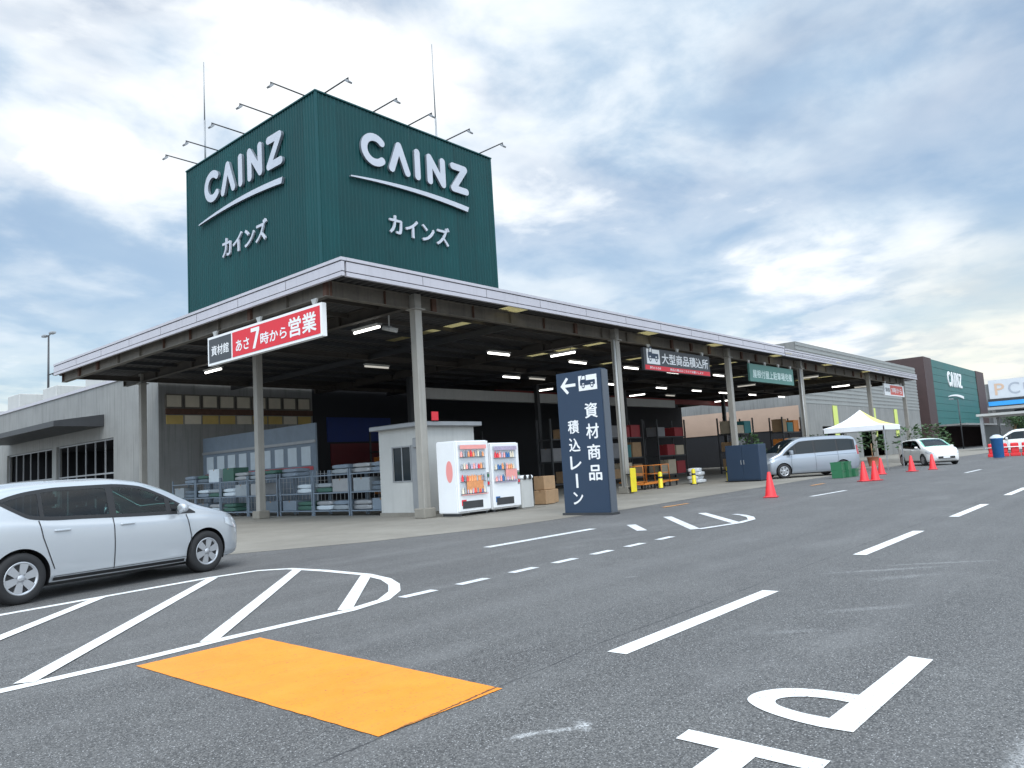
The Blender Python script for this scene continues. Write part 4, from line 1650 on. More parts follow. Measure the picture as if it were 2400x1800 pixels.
class Car:
    def __init__(s, top, belt, bot, wid, tum=0.30):
        s.top, s.belt, s.bot, s.wid, s.tum = pchip(*zip(*top)), pchip(*zip(*belt)), pchip(*zip(*bot)), pchip(*zip(*wid)), tum
        s.x0, s.x1 = top[0][0], top[-1][0]

    def ring(s, x):
        w, zb, zt = s.wid(x), s.bot(x), s.top(x)
        bl = min(s.belt(x), zt - 0.035)
        g = zt - bl
        wb = w * 0.955
        wr = wb - g * s.tum
        e = min(0.10, g * 0.5)
        P = [(0, zb), (w * 0.82, zb), (w * 0.955, zb + 0.05), (w * 0.99, zb + (bl - zb) * 0.28), (w * 1.0, zb + (bl - zb) * 0.55), (w * 0.99, zb + (bl - zb) * 0.86), (wb, bl),
             (wb - (wb - wr) * 0.45, bl + g * 0.45), (wr + (wb - wr) * 0.12, zt - e * 0.9), (wr - e * 0.35, zt - e * 0.30), (wr - e * 1.3, zt - 0.012 * min(1, g * 4)), (wr * 0.45, zt + 0.012), (0, zt + 0.02)]
        return P

    def side_y(s, x, z):
        P = catmull(s.ring(x), 4)
        best = 0
        for (y0, z0), (y1, z1) in zip(P[4:], P[5:]):
            if min(z0, z1) - 1e-6 <= z <= max(z0, z1) + 1e-6 and abs(z1 - z0) > 1e-6:
                best = max(best, y0 + (y1 - y0) * (z - z0) / (z1 - z0))
        return best or P[-4][0]

    def body(s, name, mats, parent, axles, rw, half_track, clear=0.045, hole=None):
        xs = []
        N = 190 if hole else 90
        K = 8 if hole else 4
        for i in range(N + 1):
            t = i / N
            t = 0.5 - 0.5 * math.cos(math.pi * t) if True else t
            t = 0.5 * t + 0.5 * i / N
            xs.append(s.x0 + (s.x1 - s.x0) * t)
        rings = []
        for x in xs:
            P = catmull(s.ring(x), K)
            full = [(y, z) for y, z in P] + [(-y, z) for y, z in P[-2:0:-1]]
            rings.append(full)
        n = len(rings[0])
        mb = MB()
        vs, fs = [], []
        for x, r in zip(xs, rings):
            vs += [(x, y, z) for y, z in r]
        for i in range(len(xs) - 1):
            for k in range(n):
                k2 = (k + 1) % n
                fs.append((i * n + k, i * n + k2, (i + 1) * n + k2, (i + 1) * n + k))
        fs.append(tuple(range(n))[::-1])
        fs.append(tuple((len(xs) - 1) * n + k for k in range(n)))
        mb.add(vs, fs, 0, True)
        # wheel arches: drop the faces inside the arch, pull the rim onto the circle, line the well
        bm = bmesh.new()
        bv = [bm.verts.new(v) for v in vs]
        for f in fs:
            bm.faces.new([bv[i] for i in f])
        bm.verts.ensure_lookup_table()
        ra = rw + clear
        yin = half_track - 0.22

        def inside(v, ax):
            return abs(v.y) > yin and math.hypot(v.x - ax, v.z - rw) < ra
        wells = []
        for ax in axles:
            kill = [f for f in bm.faces if len(f.verts) == 4 and abs(f.calc_center_median().y) > yin and math.hypot(f.calc_center_median().x - ax, f.calc_center_median().z - rw) < ra]
            ks = set(kill)
            rim = set()
            for f in kill:
                for v in f.verts:
                    if any(g not in ks for g in v.link_faces):
                        rim.add(v)
            bmesh.ops.delete(bm, geom=kill, context='FACES')
            for v in rim:
                dx, dz = v.co.x - ax, v.co.z - rw
                d = math.hypot(dx, dz)
                if d > 1e-4 and abs(v.co.y) > yin + 0.04:
                    v.co.x, v.co.z = ax + dx / d * ra, rw + dz / d * ra
        bmesh.ops.recalc_face_normals(bm, faces=bm.faces[:])
        if hole:
            kill = [f for f in bm.faces if len(f.verts) == 4 and hole(f.calc_center_median())]
            bmesh.ops.delete(bm, geom=kill, context='FACES')
        for f in bm.faces:
            f.smooth = True
        for ax in axles:
            for sg in (-1, 1):
                n_ = 22
                ring0, ring1 = [], []
                for i in range(n_ + 1):
                    an = math.pi * (-0.12 + 1.24 * i / n_)
                    x_, z_ = ax + math.cos(an) * (ra + 0.004), rw + math.sin(an) * (ra + 0.004)
                    ring0.append(bm.verts.new((x_, sg * (half_track - 0.26), z_)))
                    ring1.append(bm.verts.new((x_, sg * (s.side_y(x_, max(z_, s.bot(x_) + 0.08)) - 0.012), z_)))
                for i in range(n_):
                    f = bm.faces.new((ring0[i], ring0[i + 1], ring1[i + 1], ring1[i]))
                    f.material_index = 1
                f = bm.faces.new(ring0)
                f.material_index = 1
        me = bpy.data.meshes.new(name)
        bm.to_mesh(me)
        bm.free()
        for m in mats:
            me.materials.append(m)
        o = bpy.data.objects.new(name, me)
        COL.objects.link(o)
        o.parent = parent
        return o

    def side_patch(s, name, m, parent, poly_lo, poly_hi, sides, off, nx=26, nz=6):
        """patch on the flank between two curves z_lo(x), z_hi(x) given as point lists"""
        lo, hi = pchip(*zip(*poly_lo)), pchip(*zip(*poly_hi))
        xa, xb = poly_lo[0][0], poly_lo[-1][0]
        out = []
        for sg in sides:
            mb = MB()
            vs, fs = [], []
            for i in range(nx + 1):
                x = xa + (xb - xa) * i / nx
                z0, z1 = lo(x), hi(x)
                for j in range(nz + 1):
                    z = z0 + (z1 - z0) * j / nz
                    vs.append((x, sg * (s.side_y(x, z) + off), z))
            for i in range(nx):
                for j in range(nz):
                    a = i * (nz + 1) + j
                    f = (a, a + nz + 1, a + nz + 2, a + 1)
                    fs.append(f if sg < 0 else f[::-1])
            mb.add(vs, fs, 0, True)
            out.append(mb.build(name, m, parent))
        return out

    def over_patch(s, name, m, parent, xa, xb, off, wfrac=0.86, nx=10, rear=False, thick=0):
        """glass over the nose or tail between stations xa..xb"""
        mb = MB()
        vs, fs = [], []
        ny = 12
        for i in range(nx + 1):
            x = xa + (xb - xa) * i / nx
            P = catmull(s.ring(x), 4)
            tp = [p for p in P if p[1] > s.belt(x) + 0.0]
            w = max(p[0] for p in P[-24:]) * wfrac
            sl = (s.top(x + 0.02) - s.top(x - 0.02)) / 0.04
            nrm = Vector((-sl, 0, 1)).normalized()
            upper = P[len(P) // 2 + 4:]
            for j in range(ny + 1):
                y = -w + 2 * w * j / ny
                ay = abs(y)
                z = s.top(x)
                for (y0, z0), (y1, z1) in zip(upper, upper[1:]):
                    if min(y0, y1) <= ay <= max(y0, y1) and abs(y1 - y0) > 1e-6:
                        z = max(z0 + (z1 - z0) * (ay - y0) / (y1 - y0), 0)
                p = Vector((x, y, z)) + nrm * off
                vs.append(p)
        for i in range(nx):
            for j in range(ny):
                a = i * (ny + 1) + j
                fs.append((a, a + ny + 1, a + ny + 2, a + 1))
        mb.add(vs, fs, 0, True)
        return mb.build(name, m, parent, True)


def wheel(parent, x, y, r, sg, w=0.19):
    mb = MB()
    h = w / 2
    mb.lathe([(r * 0.62, -h * 0.8), (r * 0.66, -h), (r * 0.9, -h), (r * 0.985, -h * 0.75), (r, -h * 0.4), (r, h * 0.4), (r * 0.985, h * 0.75), (r * 0.9, h), (r * 0.66, h), (r * 0.62, h * 0.8)], 40, (0, 0, 0), 'y')
    o = mb.build("wheel", RUBBER, parent)
    o.location = (x, y, r)
    k = MB()
    f = sg * h
    k.lathe([(0.0001, f * 0.30), (r * 0.63, f * 0.30)], 32, (0, 0, 0), 'y', 1)
    k.lathe([(r * 0.55, f * 0.72), (r * 0.60, f * 0.98), (r * 0.655, f * 1.0), (r * 0.66, f * 0.8), (r * 0.63, f * 0.2)], 36, (0, 0, 0), 'y', 0)
    k.lathe([(0.0001, f * 0.98), (r * 0.13, f * 0.98), (r * 0.16, f * 0.86), (r * 0.16, f * 0.3)], 20, (0, 0, 0), 'y', 0)
    for i in range(6):
        a = 2 * math.pi * i / 6 + 0.3
        ca, sa = math.cos(a), math.sin(a)
        vs = []
        for rr, ww in ((r * 0.12, r * 0.11), (r * 0.60, r * 0.17)):
            for q in (-1, 1):
                for d in (0.45, 0.93):
                    vs.append((ca * rr - sa * ww * q, f * d, sa * rr + ca * ww * q))
        k.add(vs, [(0, 2, 3, 1), (4, 5, 7, 6), (0, 1, 5, 4), (2, 6, 7, 3), (1, 3, 7, 5), (0, 4, 6, 2)], 0)
    k.build("rim", [RIM, BLACK], o, True)
    return o


def seam(mbk, car, pts, sg, w=0.012, off=0.005):
    """thin dark shut line along (x,z) points on the flank"""
    q_ = []
    for (x0, z0), (x1, z1) in zip(pts, pts[1:]):
        k = max(1, int(math.hypot(x1 - x0, z1 - z0) / 0.05))
        q_ += [(x0 + (x1 - x0) * i / k, z0 + (z1 - z0) * i / k) for i in range(k)]
    pts = q_ + [pts[-1]]
    for (x0, z0), (x1, z1) in zip(pts, pts[1:]):
        d = Vector((x1 - x0, z1 - z0)).normalized()
        n = Vector((-d.y, d.x)) * w / 2
        q = []
        for x, z in ((x0 + n.x, z0 + n.y), (x0 - n.x, z0 - n.y), (x1 - n.x, z1 - n.y), (x1 + n.x, z1 + n.y)):
            q.append((x, sg * (car.side_y(x, z) + off), z))
        mbk.add(q, [(0, 1, 2, 3)])


def hatchback(label, loc, rz, paint, group=None, name="parked_car"):
    t = thing(name, label, "car", loc, rz, group)
    c = Car([(-1.95, 0.68), (-1.94, 0.86), (-1.88, 1.02), (-1.74, 1.25), (-1.58, 1.365), (-1.30, 1.405), (-0.75, 1.435), (-0.15, 1.440), (0.25, 1.405), (0.60, 1.30), (0.95, 1.13), (1.28, 0.965), (1.45, 0.915), (1.75, 0.83), (1.98, 0.72), (2.08, 0.60), (2.12, 0.50)],
            [(-1.95, 0.98), (-1.6, 0.995), (-0.8, 0.935), (0.2, 0.885), (1.1, 0.855), (1.5, 0.82), (2.12, 0.58)],
            [(-1.95, 0.42), (-1.85, 0.26), (-1.5, 0.19), (1.6, 0.18), (1.95, 0.21), (2.12, 0.34)],
            [(-1.95, 0.66), (-1.88, 0.77), (-1.7, 0.835), (-1.2, 0.85), (1.2, 0.85), (1.65, 0.815), (1.92, 0.70), (2.06, 0.54), (2.12, 0.44)], 0.30)
    ax = (1.27, -1.33)
    rw = 0.30
    lo = [(-1.58, 1.205), (-1.42, 1.10), (-1.20, 0.985), (-0.9, 0.95), (-0.6, 0.94), (0.2, 0.905), (0.9, 0.885), (1.10, 0.88)]
    hi = [(-1.58, 1.215), (-1.42, 1.27), (-1.2, 1.315), (-0.8, 1.35), (-0.15, 1.355), (0.25, 1.315), (0.6, 1.18), (0.9, 1.01), (1.10, 0.89)]
    flo, fhi = pchip(*zip(*lo)), pchip(*zip(*hi))

    def hole(p):
        if -1.56 < p.x < 1.08 and abs(p.y) > 0.42 and flo(p.x) + 0.016 < p.z < fhi(p.x) - 0.016:
            return True
        g = c.top(p.x) - c.belt(p.x)
        w = c.wid(p.x) * 0.955 - g * 0.30 - 0.16
        if 0.42 < p.x < 1.19 and p.z > c.top(p.x) - 0.10 and abs(p.y) < w:
            return True
        return -1.83 < p.x < -1.63 and p.z > c.top(p.x) - 0.09 and abs(p.y) < w
    c.body("body", [paint, BLACK], t, ax, rw, 0.76, hole=hole)
    for sg in (-1, 1):
        mb = MB()

        def strip(xa, xb, f0, f1, nx, nz=2):
            vs, fs = [], []
            for i in range(nx + 1):
                x = xa + (xb - xa) * i / nx
                for j in range(nz + 1):
                    z_ = f0(x) + (f1(x) - f0(x)) * j / nz
                    vs.append((x, sg * (c.side_y(x, z_) + 0.004), z_))
            for i in range(nx):
                for j in range(nz):
                    q = i * (nz + 1) + j
                    fs.append((q, q + nz + 1, q + nz + 2, q + 1) if sg < 0 else (q + 1, q + nz + 2, q + nz + 1, q))
            mb.add(vs, fs, 0, True)
        th = lambda x: min(0.042, 0.5 * (fhi(x) - flo(x)))
        strip(-1.58, 1.10, lambda x: flo(x) - 0.004, lambda x: flo(x) + th(x), 60)
        strip(-1.58, 1.10, lambda x: fhi(x) - th(x), lambda x: fhi(x) + 0.004, 60)
        for xa, xb in ((-1.10, -1.05), (-0.21, -0.11), (0.63, 0.71)):
            strip(xa, xb, flo, fhi, 3, 8)
        mb.build("window_surround", BLACK, t)

    def cut(f, a, b, dz):
        g = pchip(*zip(*f))
        return [(a + (b - a) * i / 10, g(a + (b - a) * i / 10) + dz) for i in range(11)]
    for a, b, m in ((-1.56, -1.075, PRIVACY), (-1.075, -0.16, PRIVACY), (-0.16, 0.67, CLEARGLASS), (0.67, 1.07, CLEARGLASS)):
        c.side_patch("side_window", m, t, cut(lo, a, b, 0.004), cut(hi, a, b, -0.004), (-1, 1), 0.0015, 20)
    c.over_patch("windscreen", CLEARGLASS, t, 0.36, 1.24, 0.006, 0.84)
    c.over_patch("rear_window", PRIVACY, t, -1.86, -1.60, 0.006, 0.80)
    mb = MB()
    mb.box(-1.75, 1.15, -0.70, 0.70, 0.21, 0.30)
    mb.bbox(0.86, 1.2, -0.70, 0.70, 0.55, 0.90, 0.05)
    mb.box(-1.72, -1.30, -0.62, 0.62, 0.55, 0.86)
    mb.build("cabin", TRIM, t)
    for sx, sy in ((0.05, -0.36), (0.05, 0.36), (-0.88, -0.38), (-0.88, 0.38)):
        mb = MB()
        mb.bbox(sx - 0.22, sx + 0.28, sy - 0.24, sy + 0.24, 0.36, 0.56, 0.06)
        bmq = bmesh.new()
        bmesh.ops.create_cube(bmq, size=1)
        for v in bmq.verts:
            v.co = Vector((v.co.x * 0.13, v.co.y * (0.46 if v.co.z < 0 else 0.40), v.co.z * 0.58))
        bmesh.ops.bevel(bmq, geom=bmq.edges[:], offset=0.04, segments=2, affect='EDGES')
        mb.bm(bmq, 0, Matrix.Translation((sx - 0.27, sy, 0.80)) @ Matrix.Rotation(R(-16), 4, 'Y'))
        mb.bbox(sx - 0.43, sx - 0.34, sy - 0.13, sy + 0.13, 1.10, 1.27, 0.035, 0, 2)
        mb.build("seat", SEAT, t)
    mb = MB()
    ring_ = [(0.56 + 0.05 * math.sin(q), 0.36 + 0.185 * math.cos(q), 0.90 + 0.175 * math.sin(q)) for q in [2 * math.pi * i / 20 for i in range(21)]]
    mb.tube(ring_, 0.016, 8)
    mb.tube([(0.56, 0.36, 0.90), (0.90, 0.36, 0.76)], 0.03, 8)
    mb.build("steering_wheel", TRIM, t)
    mb = MB()
    for sg in (-1, 1):
        seam(mb, c, [(0.98, 0.30), (1.0, 0.55), (0.94, 0.87)], sg)
        seam(mb, c, [(-0.17, 0.26), (-0.165, 0.6), (-0.17, 0.92)], sg)
        seam(mb, c, [(-0.94, 0.36), (-1.0, 0.52), (-1.08, 0.75), (-1.12, 0.96)], sg)
        seam(mb, c, [(-0.94, 0.27), (0.98, 0.27)], sg, 0.006)
    mb.build("shut_lines", BLACK, t)
    for xx in (-0.85, 0.02):
        for sg in (-1, 1):
            mb = MB()
            y = sg * (c.side_y(xx, 0.82) + 0.012)
            mb.bbox(xx - 0.10, xx + 0.10, y - 0.014, y + 0.014, 0.805, 0.833, 0.008)
            mb.build("door_handle", paint, t)
    for sg in (-1, 1):
        mb = MB()
        bmq = bmesh.new()
        bmesh.ops.create_uvsphere(bmq, u_segments=18, v_segments=12, radius=1)
        for v in bmq.verts:
            q = v.co
            v.co = Vector((0.79 + 0.085 * (q.x if q.x > 0 else q.x * 0.45), sg * 0.925 + 0.085 * (abs(q.y) ** 0.7) * (1 if q.y > 0 else -1), 0.965 + 0.062 * (abs(q.z) ** 0.75) * (1 if q.z > 0 else -1)))
        mb.bm(bmq, 0, None, True)
        mb.bar((0.83, sg * 0.80, 0.90), (0.81, sg * 0.88, 0.93), 0.05, 0.04)
        mb.build("wing_mirror", paint, t)
    c.side_patch("headlight", CLEARLAMP, t, [(1.62, 0.68), (1.8, 0.61), (2.03, 0.58)], [(1.62, 0.77), (1.8, 0.75), (2.03, 0.64)], (-1, 1), 0.006, 10)
    c.side_patch("tail_light", REDLAMP, t, [(-1.93, 0.70), (-1.84, 0.74), (-1.70, 0.86)], [(-1.93, 0.88), (-1.84, 0.985), (-1.70, 0.93)], (-1, 1), 0.006, 8)
    c.side_patch("sill_trim", BLACK, t, [(-0.95, 0.215), (0.9, 0.205)], [(-0.95, 0.255), (0.9, 0.245)], (-1, 1), 0.006, 10, 2)
    mb = MB()
    mb.box(2.05, 2.124, -0.42, 0.42, 0.34, 0.46)
    mb.build("grille", BLACK, t)
    mb = MB()
    mb.box(2.125, 2.135, -0.165, 0.165, 0.37, 0.45)
    mb.build("number_plate", SIGNWHITE, t)
    for a in ax:
        for sg in (-1, 1):
            wheel(t, a, sg * 0.755, rw, sg)
    mb = MB()
    mb.box(-1.5, 1.6, -0.6, 0.6, 0.14, 0.2)
    mb.build("underbody", BLACK, t)
    return t


def minivan(label, loc, rz, paint, group=None, h=1.82, name="parked_van"):
    t = thing(name, label, "van", loc, rz, group)
    k = h / 1.82
    c = Car([(-2.30, 0.75), (-2.29, 1.10), (-2.24, 1.45 * k), (-2.12, 1.70 * k), (-1.9, 1.78 * k), (-0.8, h), (0.3, h - 0.01), (0.8, 1.70 * k), (1.25, 1.42 * k), (1.62, 1.13), (1.85, 1.03), (2.15, 0.90), (2.28, 0.72), (2.32, 0.58)],
            [(-2.30, 1.06), (-1.5, 1.03), (0.6, 1.0), (1.5, 0.96), (2.32, 0.62)],
            [(-2.30, 0.45), (-2.15, 0.27), (-1.8, 0.20), (1.8, 0.19), (2.15, 0.23), (2.32, 0.36)],
            [(-2.30, 0.74), (-2.2, 0.82), (-1.9, 0.86), (1.5, 0.865), (1.95, 0.82), (2.2, 0.66), (2.32, 0.48)], 0.17)
    ax = (1.45, -1.42)
    rw = 0.33
    c.body("body", [paint, BLACK], t, ax, rw, 0.77)
    lo = [(-2.1, 1.12), (-0.5, 1.08), (0.9, 1.05), (1.45, 1.03)]
    hi = [(-2.1, 1.58 * k), (-1.8, 1.63 * k), (-0.5, 1.66 * k), (0.5, 1.63 * k), (0.95, 1.42 * k), (1.3, 1.18), (1.45, 1.05)]
    c.side_patch("window_surround", BLACK, t, lo, hi, (-1, 1), 0.004, 40)

    def cut(f, a, b, dz):
        g = pchip(*zip(*f))
        return [(a + (b - a) * i / 10, g(a + (b - a) * i / 10) + dz) for i in range(11)]
    for a, b in ((-2.0, -1.25), (-1.17, -0.15), (-0.05, 0.78), (0.86, 1.25)):
        c.side_patch("side_window", GLASS, t, cut(lo, a, b, 0.03), cut(hi, a, b, -0.03), (-1, 1), 0.008, 14)
    c.over_patch("windscreen", GLASS, t, 0.72, 1.58, 0.006, 0.86)
    c.side_patch("headlight", CLEARLAMP, t, [(1.85, 0.78), (2.22, 0.66)], [(1.85, 0.92), (2.22, 0.76)], (-1, 1), 0.006, 10)
    c.side_patch("tail_light", REDLAMP, t, [(-2.28, 0.9), (-2.15, 0.9)], [(-2.28, 1.35), (-2.15, 1.3)], (-1, 1), 0.006, 6)
    mb = MB()
    for sg in (-1, 1):
        seam(mb, c, [(1.05, 0.32), (1.08, 0.7), (1.02, 1.02)], sg)
        seam(mb, c, [(-0.1, 0.27), (-0.1, 1.06)], sg)
        seam(mb, c, [(-1.0, 0.4), (-1.2, 0.7), (-1.2, 1.08)], sg)
        seam(mb, c, [(-2.1, 0.96), (-0.15, 0.93)], sg, 0.01)
    mb.build("shut_lines", BLACK, t)
    for sg in (-1, 1):
        mb = MB()
        mb.bbox(1.02, 1.18, sg * 0.97 - 0.08, sg * 0.97 + 0.08, 1.05, 1.24, 0.03)
        mb.bar((1.12, sg * 0.82, 1.05), (1.1, sg * 0.91, 1.1), 0.05)
        mb.build("wing_mirror", paint, t)
    mb = MB()
    mb.box(2.24, 2.326, -0.45, 0.45, 0.40, 0.56)
    mb.build("grille", BLACK, t)
    for a in ax:
        for sg in (-1, 1):
            wheel(t, a, sg * 0.765, rw, sg, 0.2)
    mb = MB()
    mb.box(-1.8, 1.8, -0.6, 0.6, 0.15, 0.21)
    mb.build("underbody", BLACK, t)
    return t


# near car: wheels touch at (5.52,10.99) and (3.04,10.49) on its road side
_a = math.atan2(0.50, 2.48)
_mid = Vector((4.28, 10.74, 0)) + Vector((-math.sin(_a), math.cos(_a), 0)) * 0.80 + Vector((math.cos(_a), math.sin(_a), 0)) * 0.03
hatchback("silver hatchback stopped beside the hatched road island", _mid, _a, SILVER)
minivan("grey silver van behind the traffic cones under the canopy edge", (35.7, 13.2, 0), R(138), SILVER_DK)
hatchback("white small car facing the road beside the tent", (46.4, 10.4, 0), R(216), PEARL, None, "parked_car")
minivan("white minivan crossing at the far end of the road", (72.6, 9.3, 0), R(97), PEARL, None, 1.82)
hatchback("dark car parked in front of the pale neighbour shop", (150, 14, 0), R(60), mat("dark_car_paint", (0.03, 0.032, 0.04), 0.3, 0.2, coat=0.6))

# ================================================================== kiosk, vending machines
kx, ky = 15.15, 16.75
ki = thing("guard_kiosk", "small pale grey kiosk with a window behind the corner column", "kiosk", (kx, ky, 0))
W_, D_, H_ = 2.2, 2.0, 2.62
mb = MB()
z0, z1 = 1.05, 2.05
ya, yb = 0.55, 1.35
mb.box(0, 0.05, 0, ya, 0.1, H_)
mb.box(0, 0.05, yb, D_, 0.1, H_)
mb.box(0, 0.05, ya, yb, 0.1, z0)
mb.box(0, 0.05, ya, yb, z1, H_)
mb.box(0.05, W_, 0, 0.05, 0.1, H_)
mb.box(0.05, W_, D_ - 0.05, D_, 0.1, H_)
mb.box(W_ - 0.05, W_, 0.05, D_ - 0.05, 0.1, H_)
mb.box(0.05, W_ - 0.05, 0.05, D_ - 0.05, 0.1, 0.14)
mb.build("wall", OFFWHITE, ki)
mb = MB()
mb.bbox(-0.22, W_ + 0.2, -0.2, D_ + 0.2, H_, H_ + 0.14, 0.02)
mb.build("roof", GREYMETAL, ki)
mb = MB()
mb.box(0.02, 0.03, ya, yb, z0, z1)
wn_ = mb.build("window", GLASS, ki)
mb = MB()
for q in ((ya - 0.04, ya, z0 - 0.04, z1 + 0.04), (yb, yb + 0.04, z0 - 0.04, z1 + 0.04), (ya, yb, z0 - 0.04, z0), (ya, yb, z1, z1 + 0.04)):
    mb.box(-0.02, -0.001, *q)
mb.box(0.0, 0.019, (ya + yb) / 2 - 0.02, (ya + yb) / 2 + 0.02, z0, z1)
mb.build("frame", GREYMETAL, wn_)
mb = MB()
mb.box(-0.012, -0.001, 0.06, 0.50, 0.14, 2.1)
mb.build("door", GREYMETAL, ki)
mb = MB()
mb.box(-0.05, W_ + 0.02, -0.03, D_ + 0.02, 0.004, 0.098)
mb.build("base", CONCRETE, ki)
mb = MB()
mb.bbox(-0.10, -0.005, 0.06, 0.34, 2.0, 2.3, 0.02)
mb.build("junction_box", GREYMETAL, ki)


def vending(label, loc, rz, w, h, d, kind):
    t = thing("vending_machine", label, "vending machine", loc, rz, "white vending machines by the kiosk")
    mb = MB()
    mb.bbox(0, w, 0.05, d, 0.08, h, 0.025, 0, 2)
    mb.build("cabinet", WHITE, t)
    mb = MB()
    mb.bbox(0.015, w - 0.015, 0.0, 0.048, 0.12, h - 0.02, 0.015)
    mb.build("door", WHITE, t)
    for x in (0.08, w - 0.16):
        f = MB()
        f.box(x, x + 0.08, 0.08, d - 0.08, 0.0, 0.078)
        f.build("foot", DARKMETAL, t)
    mb = MB()
    wz0, wz1 = (0.55, h - 0.12) if kind == 0 else (0.82, h - 0.10)
    mb.box(0.08, w - 0.16, -0.008, -0.001, wz0, wz1)
    dw = mb.build("display_window", mat("display_back", (0.52, 0.55, 0.58), 0.25, 0, 0.05, 3), t)
    rows = 4 if kind == 0 else 3
    cols = [SIGNRED, ORANGEPRINT, PURPLEPRINT, BLUEGREY, PINKPRINT, BLUEPL, CREAM, GREYMETAL]
    for r in range(rows):
        zz = wz0 + 0.05 + (wz1 - wz0 - 0.05) * r / rows
        mb = MB()
        mb.box(0.10, w - 0.18, -0.02, -0.009, zz - 0.02, zz)
        mb.build("shelf", GREYMETAL, dw)
        k = int((w - 0.34) / 0.095)
        for i in range(k):
            q = MB()
            hh = 0.13 + 0.06 * random.random()
            cxx = 0.155 + i * 0.095
            q.lathe([(0.03, 0), (0.032, hh * 0.6), (0.014, hh * 0.85), (0.014, hh)], 10, (cxx, -0.042, zz + 0.003))
            q.build("bottle", random.choice(cols), dw)
    mb = MB()
    mb.box(0.15, w - 0.35, -0.012, -0.001, 0.20, 0.40)
    mb.build("hatch", DARKMETAL, t)
    mb = MB()
    mb.box(w - 0.13, w - 0.05, -0.012, -0.001, 0.75, 1.15)
    mb.build("coin_panel", GREYMETAL, t)
    for i in range(3):
        mb = MB()
        mb.box(w - 0.125, w - 0.055, -0.022, -0.013, 0.80 + i * 0.11, 0.88 + i * 0.11)
        mb.build("button", [SIGNRED, PALEBLUE, GREENPL][i], t)
    mb = MB()
    if kind == 0:
        mb.box(0.30, w - 0.34, -0.056, -0.052, 0.62, 1.08)
    else:
        mb.box(0.55, w - 0.2, -0.056, -0.052, 0.9, 1.2)
    mb.build("poster", ORANGEPRINT if kind == 0 else PINKPRINT, dw)
    mb = MB()
    mb.box(0.09, w - 0.17, -0.07, -0.066, wz0 + 0.01, wz0 + 0.03)
    mb.box(0.09, w - 0.17, -0.07, -0.066, wz1 - 0.12, wz1 - 0.01)
    mb.build("header", PINKPRINT if kind == 0 else PURPLEPRINT, dw)
    mb = MB()
    mb.box(0.12, 0.30, -0.008, -0.001, 0.28, 0.44)
    mb.build("sticker", BLUEPL if kind else SIGNRED, t)
    if kind == 0:
        mb = MB()
        mb.prism([(0.30 + 0.13 * math.cos(a), 1.22 + 0.30 * math.sin(a)) for a in [2 * math.pi * i / 24 for i in range(24)]], (0, 0, 0), (0, 1, 0), (0, 0, 1), (-1, 0, 0), 0.004)
        mb.build("side_print", mat("pale_red_print", (0.80, 0.30, 0.28), 0.45), t)
    return t


vending("wide white vending machine beside the corner column, red print on its side", (14.62, 14.82, 0.012), 0, 1.30, 2.06, 0.80, 0)
vending("narrower white vending machine next to the recycling bin", (16.02, 14.84, 0.012), 0, 1.24, 1.98, 0.74, 1)
slab = struct(quad_sheet("kerb", [(0, 0), (1, 0), (1, 1)], 0, CONCRETE)) if False else None
mb = MB()
mb.bbox(14.5, 18.2, 14.7, 15.66, 0.0045, 0.0115, 0.002)
o = struct(mb.build("step", CONCRETE))
o["label"] = "low concrete step under the vending machines"
bn = thing("recycling_bin", "pale low recycling bin at the end of the vending machines", "bin", (17.36, 14.9, 0.012))
mb = MB()
mb.bbox(0, 0.55, 0, 0.5, 0.0, 0.86, 0.03)
mb.build("body", OFFWHITE, bn)
mb = MB()
mb.bbox(-0.02, 0.57, -0.02, 0.52, 0.862, 0.98, 0.04)
bl = mb.build("lid", WHITE, bn)
for x in (0.16, 0.39):
    mb = MB()
    mb.lathe([(0.07, 0), (0.07, 0.012)], 16, (x, -0.032, 0.92), 'y')
    mb.build("hole", BLACK, bl)
rb = thing("notice_board", "small red notice fixed to the kiosk roof edge beside the column", "notice", (15.3, 16.5, 2.78))
mb = MB()
mb.box(0.06, 0.32, 0, 0.03, 0.0, 0.26)
mb.build("board", SIGNRED, rb)
mb = MB()
mb.box(0.19, 0.23, 0.031, 0.05, -0.02, 0.2)
mb.build("bracket", DARKMETAL, rb)

# ================================================================== column guards and bollards
def guard(x, y, label):
    t = thing("column_guard", label, "column guard", (x, y, 0), 0, "yellow column guards")
    mb = MB()
    mb.bbox(-0.19, 0.19, -0.345, -0.305, 0.05, 0.95, 0.015)
    mb.build("pad", YELLOWPL, t)
    mb = MB()
    mb.box(-0.2, 0.2, -0.304, -0.13, 0.2, 0.24)
    mb.box(-0.2, 0.2, -0.304, -0.13, 0.7, 0.74)
    mb.build("strap", BLACK, t)
    return t


g0 = guard(24.7, 15.95, "bright yellow guard on the column beside the navy standing sign")
guard_mats = None


def bollard(x, y, label, first=None):
    if first:
        return dup(first, (x, y, 0), 0, label)
    t = thing("bollard", label, "bollard", (x, y, 0), 0, "yellow bollards along the loading area")
    mb = MB()
    mb.lathe([(0.09, 0), (0.09, 0.62), (0.075, 0.67), (0.04, 0.70), (0.0001, 0.705)], 16)
    mb.build("post", YELLOWPL, t)
    mb = MB()
    mb.lathe([(0.092, 0.42), (0.092, 0.50)], 16)
    mb.build("band", BLACK, t)
    mb = MB()
    mb.lathe([(0.16, 0.0), (0.16, 0.03), (0.09, 0.035)], 16)
    mb.build("base", DARKMETAL, t)
    return t


b0 = bollard(28.0, 16.4, "yellow bollard in front of the orange carts, nearest the guarded column")
bollard(30.9, 16.4, "yellow bollard beside the white sacks", b0)
bollard(32.9, 15.7, "yellow bollard close to the dark navy locker", b0)


